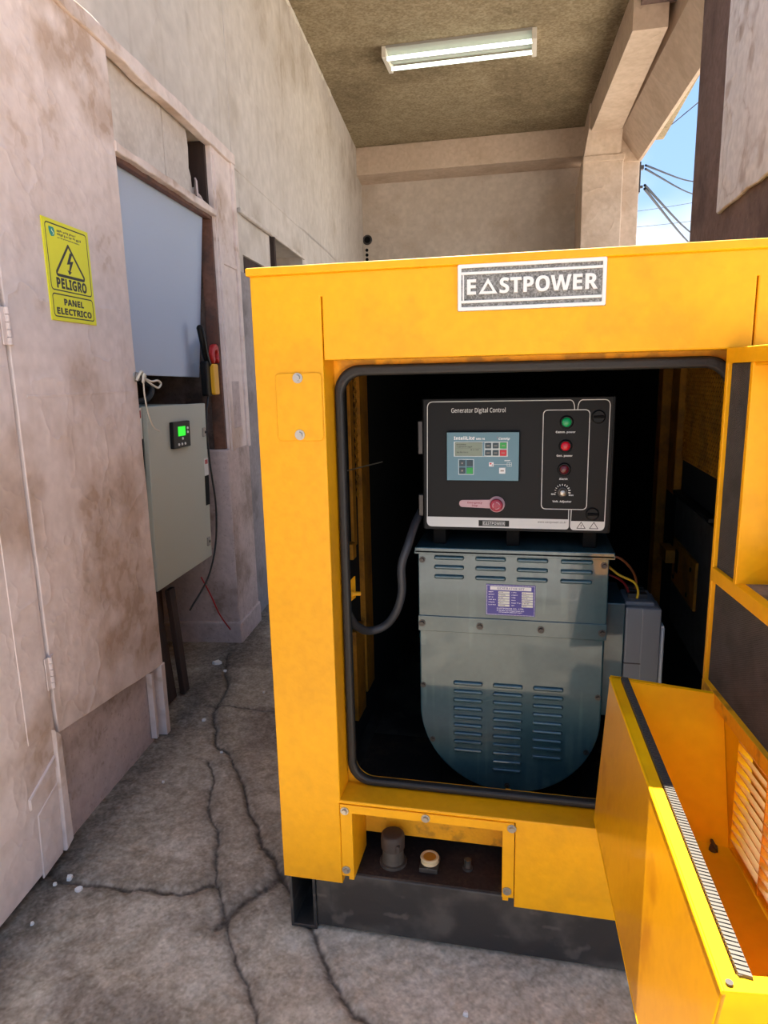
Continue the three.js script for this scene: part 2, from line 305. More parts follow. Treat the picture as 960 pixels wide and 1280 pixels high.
// ---------------------------------------------------------------- ceiling, back wall, column, beams, pier
{
  const c = mesh('ceiling', box(-3.2, 1.5, 4.16, 4.42, -9.4, -3.2, 0.01), M.ceiling, null); c.userData.kind = 'structure';
  const bw = setting('wall_back');
  mesh('plaster', box(-3.2, 0.56, -0.1, 4.16, -9.4, -9.1, 0.004), M.backWall, bw);
  mesh('beam', box(-3.2, 0.56, 3.85, 4.159, -9.12, -8.66, 0.008), M.beam, bw, { label: 'shallow beam under the ceiling' });
  const rw = setting('wall_right');
  mesh('column', box(0.485, 0.895, -0.1, 3.62, -9.3, -8.0, 0.012), M.beam, rw);
  mesh('pilaster', box(0.88, 1.075, -0.1, 3.62, -9.3, -8.12, 0.012), M.beam, rw);
  mesh('capital', [box(0.49, 0.905, 3.60, 3.66, -8.9, -7.985, 0.008), prism([[0.495, 3.655, -8.0], [0.495, 3.655, -8.9], [0.86, 3.655, -8.9], [0.86, 3.655, -8.0]], [[0.535, 3.90, -7.9], [0.535, 3.90, -8.9], [0.87, 3.90, -8.9], [0.87, 3.90, -7.9]]), box(0.535, 1.1, 3.86, 4.16, -8.9, -7.98, 0.004), box(0.86, 1.08, 3.6, 3.9, -8.9, -8.1, 0.004)], M.beam, rw);
  mesh('inner_beam', prism([[0.55, 3.87, -8.05], [0.855, 3.87, -8.05], [0.855, 4.17, -8.05], [0.55, 4.17, -8.05]], [[0.672, 3.87, -5.80], [0.916, 3.87, -5.80], [0.916, 4.17, -5.80], [0.672, 4.17, -5.80]]), M.beam, rw);
  mesh('outer_beam', prism([[0.855, 3.87, -8.1], [1.055, 3.60, -8.1], [1.085, 3.60, -8.1], [1.4, 4.3, -8.1], [0.855, 4.3, -8.1]], [[1.11, 3.87, -2.75], [1.30, 3.60, -2.75], [1.33, 3.60, -2.75], [1.66, 4.3, -2.75], [1.11, 4.3, -2.75]]), M.beam, rw);
  mesh('ceiling_strip', prism([[0.72, 4.03, -5.82], [1.0, 4.03, -5.82], [1.0, 4.17, -5.82], [0.72, 4.17, -5.82]], [[0.83, 4.03, -2.75], [1.12, 4.03, -2.75], [1.12, 4.17, -2.75], [0.83, 4.17, -2.75]]), M.pier, rw);
  const pr = setting('wall_right_near');
  mesh('pier', box(0.75, 1.25, -0.1, 4.6, -3.8, -2.15, 0.015), M.pier, pr);
  const edge = [], r = rng(5);
  for (let i = 0; i <= 12; i++) edge.push([-3.215 + (r() - 0.5) * 0.012, 4.58 - i * 0.2083]);
  for (let i = 0; i <= 8; i++) edge.push([-3.20 + i * 0.130, 2.078 - i * 0.003 + (r() - 0.5) * 0.014]);
  edge.push([-2.16, 4.58]);
  mesh('plaster_layer', ext(poly(edge), -0.75, -0.732, 0.004).rotateY(-Math.PI / 2).scale(1, 1, 1), M.whitePlaster, pr, { label: 'old white plaster layer with a rough lower edge' });
}
// sky wires outside
{
  const wire = std({ color: 0x22252b, roughness: 0.7 });
  const W = (a, b, r, label) => single('power_line', tube([a, [(a[0] + b[0]) / 2, (a[1] + b[1]) / 2 - 0.04, (a[2] + b[2]) / 2], b], r, 16, 6), wire, a, label, 'cable', 'overhead cables outside the opening');
  const br = thing('cable_bracket', 'small dark cable bracket fixed on the outer edge of the far column', 'bracket', [1.075, 3.5, -8.05]);
  mesh('plate', box(1.072, 1.09, 3.3, 3.6, -8.22, -8.13, 0.002), M.darkSteel, br);
  mesh('hook', box(1.06, 1.12, 3.53, 3.57, -8.2, -8.14, 0.004), M.darkSteel, br); mesh('hook', rod([1.09, 3.36, -8.17], [1.12, 3.36, -8.17], 0.014), M.darkSteel, br);
  const go = (a, b, t) => a.map((q, i) => q + (b[i] - q) * t);
  const A = [1.14, 3.57, -8.17], A2 = [1.14, 3.535, -8.17], B = [1.14, 3.375, -8.17], B2 = [1.14, 3.34, -8.17];
  W(A, go(A, [2.71, 4.80, -14], 1.6), 0.012, 'upper of the two dark cables from the bracket on the far column');
  W(A2, go(A2, [2.722, 4.60, -14], 1.6), 0.012, 'second dark cable down from the bracket on the far column');
  W(B, go(B, [2.706, 3.99, -14], 1.6), 0.014, 'steep dark cable leaving low on the far column, upper of the pair');
  W(B2, go(B2, [2.718, 3.80, -14], 1.6), 0.014, 'lowest steep dark cable leaving the far column beside its twin');
  W(go([2.354, 5.822, -12], [1.743, 4.998, -12.5], -1.2), go([2.354, 5.822, -12], [1.743, 4.998, -12.5], 2.4), 0.02, 'thick dark cable crossing the sky just below the slanting beam');
  W(go([2.38, 5.417, -12], [1.746, 4.953, -12], -1.2), go([2.38, 5.417, -12], [1.746, 4.953, -12], 2.4), 0.008, 'thin dark cable rising to the right under the thick slanting one');
  W([1.2, 5.05, -18], [5.2, 5.42, -18], 0.005, 'faint thin wire, upper of two low in the patch of sky');
  W([1.2, 4.75, -18], [5.2, 4.95, -18], 0.005, 'faint thin wire, lower of two just above the yellow roof edge');
}
// ceiling lamp
{
  const L = thing('ceiling_light', 'fluorescent batten light with two lit tubes under the brown ceiling', 'lamp', [-0.65, 4.06, -6.38]);
  mesh('housing', [ext(poly([[-0.165, 4.162], [0.165, 4.162], [0.165, 4.14], [0.07, 4.115], [-0.07, 4.115], [-0.165, 4.14]]), -0.6, 0.6, 0.001).rotateY(Math.PI / 2).translate(-0.645, 0, -6.38)], M.zincPaint, L);
  for (const x of [-1.262, -0.028]) mesh('end_cap', box(x - 0.02, x + 0.02, 4.072, 4.16, -6.545, -6.215, 0.006), M.offWhite, L);
  const glow = std({ color: 0xffffff, emissive: 0xe9ffec, emissiveIntensity: 1.5, roughness: 0.4 });
  for (const dz of [-0.1, 0.1]) {
    mesh('tube', rod([-1.245, 4.085, -6.38 + dz], [-0.045, 4.085, -6.38 + dz], 0.0165, 16), glow, L);
    const a = new THREE.RectAreaLight(0xe9ffec, 1.2, 1.19, 0.033); a.position.set(-0.645, 4.066, -6.38 + dz); a.lookAt(-0.645, 0, -6.38 + dz); scene.add(a);
  }
}

// ---------------------------------------------------------------- the left wall, in its own directions: u along it, v up, w out of it
const TH = Math.atan2(0.9949, -0.1009), DU = V(-0.1009, 0, -0.9949), DW = V(0.9949, 0, -0.1009), P0 = V(-1.405, 0, -1.8);
const onWall = (u, v, w) => V(P0.x + DU.x * u + DW.x * w, v, P0.z + DU.z * u + DW.z * w);
function wallThing(name, label, category, [u, v, w], group) { const o = thing(name, label, category, onWall(u, v, w).toArray(), group); o.rotation.y = TH; origin.set(o, V(u, v, w)); return o; }
function wallSetting(name) { const o = setting(name); o.position.copy(P0); o.rotation.y = TH; return o; }
const wallPath = (pts) => pts.map((p) => onWall(...p).toArray());
{
  const w = wallSetting('wall_left');
  mesh('upper_wall', box(-2.6, 7.6, 2.6, 4.5, -0.3, -0.022, 0.004), M.upperWall, w);
  mesh('bay_wall', [box(1.93, 2.8, -0.1, 2.06, -0.3, -0.03, 0.004)], M.bayPaint, w, { label: 'greyer paint below the second recess' });
  mesh('bay_wall', [box(1.93, 2.12, 2.058, 2.62, -0.3, -0.03, 0.004), box(3.66, 7.6, -0.1, 2.62, -0.3, -0.022, 0.004), box(2.8, 3.66, -0.1, 1.9, -0.3, -0.03, 0.004), box(2.1, 3.7, 2.39, 2.62, -0.3, -0.026, 0.004)], M.upperWall, w);
  for (const u of [1.985, 5.1]) mesh('panel_joint', box(u - 0.006, u + 0.006, 2.64, 4.15, -0.03, -0.0185, 0.002), M.upperWall, w);
  { const r = rng(14); for (let k = 0; k < 7; k++) { const u = 3.45 + k * 0.27 + r() * 0.1, L = 0.06 + r() * 0.16, pts = []; for (let i = 0; i < 9; i++) { const a = i / 9 * 6.283; pts.push([u + Math.cos(a) * L * (0.6 + r() * 0.4), 4.13 + Math.sin(a) * 0.022 * (0.6 + r() * 0.6)]); } mesh('paint_residue', ext(poly(pts), -0.03, -0.014, 0.002), M.offWhite, w); } }
  mesh('bay_board', box(2.125, 2.76, 2.165, 2.385, -0.06, -0.04, 0.003), M.upperWall, w);
  mesh('bay_recess', [box(2.1, 3.7, 1.88, 2.42, -0.34, -0.3, 0), box(2.14, 2.74, 2.062, 2.16, -0.10, -0.05, 0.004)], M.darkWood, w);
  mesh('bay_trim', [ext(poly([[2.05, 2.375], [3.7, 2.375], [3.7, 2.395], [2.05, 2.40]]), -0.03, -0.008, 0.004)], M.lintelPaint, w);
  mesh('bay_trim', [box(2.76, 2.80, 1.9, 2.38, -0.05, -0.01, 0.003)], M.darkWood, w, { label: 'dark edge of the second recess' });
  // frame of the cupboard bay
  mesh('jamb', [box(1.60, 1.93, 1.06, 2.6, -0.08, -0.004, 0.004), box(1.615, 1.665, 1.07, 2.57, -0.01, 0.006, 0.003), box(1.885, 1.932, 1.07, 2.585, -0.01, 0.008, 0.003), box(1.66, 1.89, 2.04, 2.06, -0.01, 0.003, 0.002)], M.doorPaint, w);
  mesh('jamb_patch', box(1.672, 1.80, 1.19, 1.44, -0.01, 0.002, 0.002), M.lowWall, w, { label: 'greyer patch on the jamb' });
  mesh('low_pier', [box(1.565, 1.93, -0.1, 1.085, -0.5, -0.002, 0.012), box(1.552, 1.94, -0.1, 0.12, -0.5, 0.008, 0.012)], M.lowWall, w);
  mesh('trim', (() => { const r = rng(9), up = [], dn = []; for (let i = 0; i <= 40; i++) { const u = -2.6 + i * 0.1135; up.push([u, 2.635 + (r() - 0.5) * 0.014]); dn.unshift([u, 2.583 + (r() - 0.5) * 0.010]); } return ext(poly([...up, ...dn]), -0.03, 0.012, 0.005, 2); })(), M.doorPaint, w);
  mesh('lintel_board', box(0.585, 1.122, 2.275, 2.6, -0.07, -0.046, 0.003), M.lintelPaint, w);
  mesh('lintel_board', ext(poly([[1.136, 2.275], [1.53, 2.275], [1.50, 2.33], [1.475, 2.31], [1.46, 2.36], [1.43, 2.345], [1.425, 2.40], [1.405, 2.43], [1.415, 2.52], [1.40, 2.6], [1.136, 2.6]]), -0.07, -0.048, 0.002), M.lintelPaint, w, { label: 'broken board with a torn edge' });
  mesh('torn_flap', [ext(poly([[0, 0], [0.06, 0.02], [0.035, 0.09], [0.01, 0.07]]), -0.004, 0.004, 0.001).rotateY(0.6).translate(1.42, 2.31, -0.018), ext(poly([[0, 0], [0.07, -0.01], [0.05, 0.05], [0.02, 0.06]]), -0.004, 0.004, 0.001).rotateX(-0.4).translate(1.46, 2.285, -0.02)], M.lowWall, w);
  mesh('lintel_back', [box(0.55, 1.6, 2.26, 2.62, -0.16, -0.14, 0), box(1.575, 1.6, 2.27, 2.6, -0.13, -0.03, 0.002)], M.darkWood, w);
  mesh('lintel_trim', (() => { const r = rng(4), up = [], dn = []; for (let i = 0; i <= 20; i++) { const u = 0.57 + i * 0.0515; up.push([u, 2.288 + (r() - 0.5) * 0.008]); dn.unshift([u, 2.256 + (r() - 0.5) * 0.006]); } return ext(poly([...up, ...dn]), -0.03, 0.008, 0.003); })(), M.doorPaint, w);
  mesh('recess_frame', [box(0.56, 1.60, 2.24, 2.264, -0.05, -0.02, 0.003), box(1.580, 1.612, 1.087, 2.26, -0.085, -0.02, 0.003)], M.brownPaint, w, { label: 'brown painted inner frame' });
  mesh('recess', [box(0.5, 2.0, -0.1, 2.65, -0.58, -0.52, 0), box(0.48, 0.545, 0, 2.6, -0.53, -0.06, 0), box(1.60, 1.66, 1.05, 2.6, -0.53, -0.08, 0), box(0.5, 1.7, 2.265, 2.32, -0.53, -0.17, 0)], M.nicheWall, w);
  mesh('back_post', [box(1.13, 1.2, 0, 2.26, -0.52, -0.47, 0.004), box(1.5, 1.56, 0, 2.26, -0.52, -0.44, 0.004)], M.darkWood, w);
  mesh('sill_wall', [box(-0.16, 0.52, -0.1, 0.62, -0.14, -0.035, 0.006)], M.lowWall, w);
  mesh('wall_core', [box(-2.6, 0.5, -0.1, 2.61, -0.3, -0.14, 0), box(-2.6, -0.15, -0.1, 2.6, -0.15, -0.04, 0)], M.lowWall, w);
  mesh('frame_post', [box(0.525, 0.585, 0, 2.58, -0.09, -0.032, 0.003)], M.doorPaint, w);
  mesh('foot_channel', [box(0.488, 0.506, 0.02, 0.305, -0.032, -0.008, 0.002), box(0.556, 0.59, 0.0, 0.31, -0.034, 0.004, 0.002)], M.doorPaint, w, { label: 'bare lower end of the door post' });
}
const hingeGeo = make([box(-0.022, -0.004, -0.05, 0.05, 0, 0.004, 0.001), box(0.004, 0.022, -0.05, 0.05, 0, 0.004, 0.001), ...[-2, -1, 0, 1, 2].map((k) => new THREE.CylinderGeometry(0.007, 0.007, 0.0185, 10).translate(0, k * 0.02, 0.006))]);
{
  const d = wallSetting('door_1');
  const r = rng(21), e = [];
  e.push([-0.148, 0.403]); for (let i = 1; i < 12; i++) e.push([-0.148 + i * 0.0605, 0.403 - i * 0.0083 + (r() - 0.5) * 0.004]); e.push([0.582, 0.304]);
  for (let i = 1; i < 16; i++) e.push([0.58 + (r() - 0.5) * 0.006, 0.304 + i * 0.142]); e.push([0.574, 2.584], [-0.148, 2.584]);
  mesh('leaf', ext(poly(e), -0.03, 0, 0.003, 2), M.doorPaint, d);
  mesh('weld_seam', [box(-0.10, 0.545, 1.412, 1.42, -0.002, 0.0012, 0.0008)], M.doorPaint, d);
  mesh('gap_strip', box(-0.162, -0.147, 0.40, 2.58, -0.036, -0.030, 0), M.darkWood, d);
  put('hinge', hingeGeo, M.doorPaint, d, [-0.156, 1.605, 0.001]); put('hinge', hingeGeo, M.doorPaint, d, [-0.156, 0.605, 0.001]);
  mesh('eyelet', [new THREE.TorusGeometry(0.012, 0.0045, 8, 16).translate(0.572, 1.468, 0.01), cylZ(0.572, 1.468, -0.002, 0.005, 0.02, 0.018)], M.zinc, d);
  const d2 = wallSetting('door_2');
  mesh('leaf', ext(poly([[-1.6, 0.01], [-0.161, 0.035], [-0.161, 2.584], [-1.6, 2.584]]), -0.035, -0.002, 0.003, 2), M.doorPaint, d2);
  mesh('batten', box(-0.29, -0.178, 0.44, 1.5, -0.006, 0.0006, 0.002), M.doorPaint, d2);
  mesh('batten', ext(poly([[-0.30, 0.02], [-0.2, 0.03], [-0.185, 0.26], [-0.29, 0.22]]), -0.006, 0.0008, 0.002), M.doorPaint, d2);
  mesh('cross_bar', ext(poly([[-0.32, 0.255], [-0.185, 0.315], [-0.185, 0.35], [-0.32, 0.29]]), -0.005, 0.005, 0.003), M.doorPaint, d2);
  mesh('edge_strip', ext(poly([[-0.192, 0.03], [-0.15, 0.045], [-0.15, 0.402], [-0.178, 0.43]]), -0.02, 0.01, 0.004), M.doorPaint, d2);
}
// danger sign
{
  const W = 512, H = 594, t = canvasTex(W, H, (c) => {
    c.fillStyle = '#e4e01c'; c.fillRect(0, 0, W, H); c.strokeStyle = '#26251c'; c.fillStyle = '#26251c'; c.lineJoin = 'round';
    const rnd = (x, y, w, h, r, lw) => { c.lineWidth = lw; c.beginPath(); c.moveTo(x + r, y); c.lineTo(x + w - r, y); c.quadraticCurveTo(x + w, y, x + w, y + r); c.lineTo(x + w, y + h - r); c.quadraticCurveTo(x + w, y + h, x + w - r, y + h); c.lineTo(x + r, y + h); c.quadraticCurveTo(x, y + h, x, y + h - r); c.lineTo(x, y + r); c.quadraticCurveTo(x, y, x + r, y); c.stroke(); };
    rnd(26, 24, 460, 388, 26, 7); rnd(26, 436, 460, 134, 24, 7);
    c.fillStyle = '#1f8f7e'; c.beginPath(); c.moveTo(62, 44); c.lineTo(112, 44); c.quadraticCurveTo(132, 68, 112, 94); c.lineTo(82, 100); c.quadraticCurveTo(56, 78, 62, 44); c.fill();
    c.fillStyle = '#e9f5c8'; c.beginPath(); c.moveTo(96, 52); c.quadraticCurveTo(78, 66, 98, 72); c.quadraticCurveTo(114, 80, 92, 92); c.quadraticCurveTo(122, 84, 108, 70); c.quadraticCurveTo(92, 62, 96, 52); c.fill();
    c.fillStyle = '#6a6a20'; illegible(c, 146, 64, 210, 17, 1); illegible(c, 146, 84, 270, 17, 2); illegible(c, 146, 100, 250, 9, 3);
    c.strokeStyle = '#26251c'; c.lineWidth = 17; c.beginPath(); c.moveTo(256, 128); c.lineTo(410, 300); c.quadraticCurveTo(414, 320, 396, 320); c.lineTo(116, 320); c.quadraticCurveTo(96, 320, 102, 300); c.closePath(); c.stroke();
    c.fillStyle = '#26251c'; c.beginPath(); c.moveTo(268, 168); c.lineTo(222, 244); c.lineTo(258, 238); c.lineTo(238, 282); c.lineTo(222, 276); c.lineTo(240, 306); c.lineTo(270, 284); c.lineTo(254, 284); c.lineTo(300, 216); c.lineTo(262, 222); c.lineTo(296, 172); c.closePath(); c.fill();
    c.textAlign = 'center'; c.font = 'bold 84px sans-serif'; c.lineWidth = 4; c.save(); c.translate(256, 398); c.scale(1.0, 0.98); c.fillText('PELIGRO', 0, -2); c.strokeText('PELIGRO', 0, -2); c.restore();
    c.lineWidth = 3; for (const [s, y, w] of [['PANEL', 496, 232], ['ELECTRICO', 554, 410]]) { c.font = 'bold 54px sans-serif'; c.save(); c.translate(256, y); c.scale(w / c.measureText(s).width, 0.95); c.fillText(s, 0, 0); c.strokeText(s, 0, 0); c.restore(); } c.save(); c.restore();
  });
  const s = wallThing('warning_sign', 'yellow electrical danger sign with a black lightning triangle on the pale metal door', 'sign', [0.19, 1.785, 0]);
  mesh('plate', box(0.062, 0.317, 1.638, 1.933, 0, 0.004, 0.001), std({ color: 0xe4e01c, roughness: 0.5 }), s);
  mesh('print', new THREE.PlaneGeometry(0.253, 0.293).translate(0.1895, 1.7855, 0.0045), std({ map: t, roughness: 0.45 }), s, { uv: true });
}
// upper cabinet, transfer switch cabinet
{
  const c = wallThing('electrical_cabinet', 'blank pale blue-grey electrical cabinet hanging high in the wall recess', 'cabinet', [1.105, 1.472, -0.125]);
  mesh('body', box(0.67, 1.54, 1.482, 2.27, -0.36, -0.15, 0.004), M.blueCabinet, c);
  mesh('door', [box(0.66, 1.55, 1.472, 2.285, -0.147, -0.125, 0.004)], M.blueCabinet, c);
  c.rotation.order = 'YXZ'; c.rotation.x = 0.09; c.rotation.z = -0.018;
  // the wall-hung box leans: its foot is pushed further into the recess
  const a = wallThing('transfer_switch_cabinet', 'grey-green transfer switch cabinet with a small lit green display', 'cabinet', [1.03, 0.57, -0.07]);
  mesh('body', box(0.69, 1.365, 0.575, 1.34, -0.36, -0.075, 0.004), M.greyCabinet, a);
  mesh('door', box(0.70, 1.345, 0.57, 1.345, -0.073, -0.05, 0.004), M.greyCabinet, a);
  const ct = mesh('controller', box(0.905, 1.095, 1.155, 1.272, -0.05, -0.032, 0.004), M.gloss, a, { label: 'black display unit' });
  const scr = std({ color: 0x0f5f14, emissive: 0x18e428, emissiveIntensity: 0.62, roughness: 0.3 });
  mesh('screen', box(0.955, 1.035, 1.208, 1.25, -0.033, -0.0305, 0.0005), scr, ct, { label: 'lit green screen' });
  const sl = new THREE.RectAreaLight(0x18e428, 0.5, 0.08, 0.042); sl.position.copy(onWall(0.995, 1.229, -0.028)); sl.lookAt(onWall(0.995, 1.229, 1)); scene.add(sl);
  for (const [u, v] of [[0.955, 1.172], [0.99, 1.172], [1.025, 1.172], [1.06, 1.24], [1.06, 1.222], [1.0, 1.196]]) put('button', BTN(), M.white, ct, [u, v, -0.0305]);
  for (const [u, v] of [[1.305, 1.205], [1.297, 0.655]]) { const l = mesh('latch', box(u - 0.016, u + 0.016, v - 0.022, v + 0.022, -0.051, -0.042, 0.003), M.zinc, a); mesh('keyhole', cylZ(u + 0.003, v, -0.042, -0.0405, 0.007), M.black, l); }
  const sticker = (u0, v0, v1, dw) => {
    const h = v1 - v0;
    mesh('sticker', box(u0, u0 + 0.05, v1 - h * 0.36, v1, -0.0745 + dw, -0.0725 + dw, 0.0003), M.white, a, { label: 'white sticker with a red mark' });
    mesh('mark', box(u0 + 0.008, u0 + 0.042, v1 - h * 0.12, v1 - h * 0.03, -0.073 + dw, -0.0718 + dw, 0.0002), M.red, a);
    mesh('sticker', box(u0, u0 + 0.05, v0, v1 - h * 0.37, -0.0745 + dw, -0.0725 + dw, 0.0003), M.black, a, { label: 'black sticker' });
  };
  sticker(1.292, 0.84, 1.075, 0.025); sticker(0.648, 1.0, 1.34, 0); mesh('flange', box(0.64, 0.70, 0.6, 1.34, -0.09, -0.075, 0.002), M.greyCabinet, a); mesh('flange', box(1.34, 1.402, 0.6, 1.33, -0.09, -0.075, 0.002), M.greyCabinet, a);
  a.rotation.order = 'YXZ'; a.rotation.x = 0.02; a.rotation.z = -0.02;
}
function BTN() { return BTN.g ??= make(cylZ(0, 0, -0.001, 0.003, 0.006, 0.005, 10)); }
{
  // black cables between the two cabinets
  const g = 'thick black cables between the cabinets';
  single('cable', tube(wallPath([[0.74, 1.365, -0.2], [0.72, 1.40, -0.15], [0.78, 1.45, -0.14], [0.84, 1.462, -0.2]]), 0.014, 24, 8), M.rubber, onWall(0.74, 1.365, -0.2).toArray(), 'short thick black cable nearest the rope, between the two wall cabinets', 'cable', g);
  single('cable', tube(wallPath([[0.90, 1.362, -0.2], [0.97, 1.375, -0.15], [1.02, 1.42, -0.15], [1.02, 1.455, -0.2]]), 0.014, 24, 8), M.rubber, onWall(0.90, 1.362, -0.2).toArray(), 'thick black cable bent into the upper cabinet, above the green display', 'cable', g);
  // rope on the eyelet
  const r = thing('rope', 'knotted white cord tied to the eyelet at the edge of the metal door', 'rope', onWall(0.575, 1.46, 0.01).toArray());
  const k = (pts, rr_, n = 40) => tube(wallPath(pts), rr_, n, 7);
  mesh('knot', [k([[0.555, 1.455, 0.012], [0.565, 1.485, 0.026], [0.592, 1.478, 0.02], [0.59, 1.452, 0.022], [0.568, 1.45, 0.03], [0.572, 1.476, 0.034], [0.598, 1.468, 0.026]], 0.0055)], M.cord, r);
  mesh('loop', [k([[0.59, 1.462, 0.026], [0.64, 1.45, 0.03], [0.70, 1.452, 0.03], [0.725, 1.44, 0.03], [0.70, 1.425, 0.03], [0.65, 1.435, 0.03], [0.60, 1.455, 0.028]], 0.0042)], M.cord, r);
  mesh('tail', [k([[0.585, 1.455, 0.024], [0.60, 1.40, 0.016], [0.63, 1.33, 0.01], [0.69, 1.27, 0.0], [0.74, 1.25, 0.0]], 0.0032)], M.cord, r);
  // clamp meter with its lead
  const m = wallThing('clamp_meter', 'yellow and red clamp meter with a black handle hung beside the upper cabinet', 'meter', [1.50, 1.375, -0.05]);
  const body = rr(1.478, 1.545, 1.375, 1.53, 0.012);
  mesh('body', ext(body, -0.05, -0.02, 0.005, 2), std({ color: 0xe2a514, roughness: 0.45 }), m, { label: 'yellow front shell' });
  mesh('back_shell', ext(rr(1.43, 1.50, 1.37, 1.545, 0.012), -0.075, -0.04, 0.005, 2), M.gloss, m);
  mesh('jaw', ext((() => { const s = new THREE.Shape(); s.absarc(1.548, 1.575, 0.056, -0.9, Math.PI + 0.9, false); s.absarc(1.548, 1.575, 0.026, Math.PI + 0.9, -0.9, true); s.closePath(); return s; })(), -0.05, -0.024, 0.006, 2, 20), std({ color: 0xb8201c, roughness: 0.4 }), m, { label: 'red jaw' });
  mesh('handle', [tube([[1.405, 1.70, -0.05], [1.42, 1.64, -0.046], [1.455, 1.57, -0.05], [1.49, 1.52, -0.05]], 0.017, 20, 10), new THREE.SphereGeometry(0.0175, 12, 8).translate(1.405, 1.70, -0.05)], M.gloss, m);
  single('test_lead', tube(wallPath([[1.45, 1.37, -0.05], [1.40, 1.25, -0.05], [1.38, 1.05, -0.04], [1.395, 0.8, -0.03], [1.37, 0.6, -0.04], [1.27, 0.47, -0.05], [1.08, 0.36, -0.08]], 0), 0.005, 60, 7), M.rubber, onWall(1.45, 1.37, -0.05).toArray(), 'thin black lead hanging from the clamp meter down past the grey-green cabinet', 'cable');
  single('red_wire', tube(wallPath([[1.30, 0.46, -0.1], [1.31, 0.36, -0.06], [1.36, 0.24, -0.04], [1.45, 0.12, -0.02]]), 0.004, 24, 6), M.red, onWall(1.30, 0.46, -0.1).toArray(), 'short loose red wire in front of the low pale wall block', 'wire');
  // dark planks leaning in the recess
  const P = [['dark plank leaning in the recess, nearest the metal door post', [0.66, 0, -0.07], [0.665, 0.545, -0.115], 0.10], ['widest dark plank leaning in the recess below the grey-green cabinet', [0.80, 0, -0.10], [0.81, 0.535, -0.15], 0.155], ['dark plank at the far side of the leaning planks, beside the hanging lead', [0.925, 0, -0.07], [0.945, 0.50, -0.11], 0.06]];
  for (const [label, a, b, wd] of P) {
    const A = onWall(...a), B = onWall(...b), L = A.distanceTo(B), q = new THREE.Mesh(make(box(-wd / 2, wd / 2, 0, L, -0.012, 0.012, 0.003)), M.darkWood);
    q.name = numbered('wooden_plank'); q.position.copy(A); q.position.y = 0.012; const d = B.clone().sub(A).normalize(), xx = V(0, 0, 0).copy(DU).addScaledVector(d, -DU.dot(d)).normalize(), zz = V(0, 0, 0).crossVectors(xx, d);
    q.quaternion.setFromRotationMatrix(new THREE.Matrix4().makeBasis(xx, d, zz)); shadows(q); scene.add(q); tag(q, label, 'plank', 'dark planks leaning in the recess');
  }
  // hole in the back wall
  const h = thing('conduit_end', 'black cable hole with small dark knock-outs in the far corner of the back wall', 'hole', [-2.11, 2.95, -9.09]);
  mesh('ring', new THREE.TorusGeometry(0.05, 0.014, 8, 20).translate(-2.11, 3.185, -9.095), M.darkSteel, h);
  mesh('plug', cylZ(-2.11, 3.185, -9.10, -9.085, 0.05), M.black, h);
  for (const y of [3.06, 3.0, 2.945]) mesh('knockout', cylZ(-2.12, y, -9.10, -9.09, 0.02), M.black, h);
}

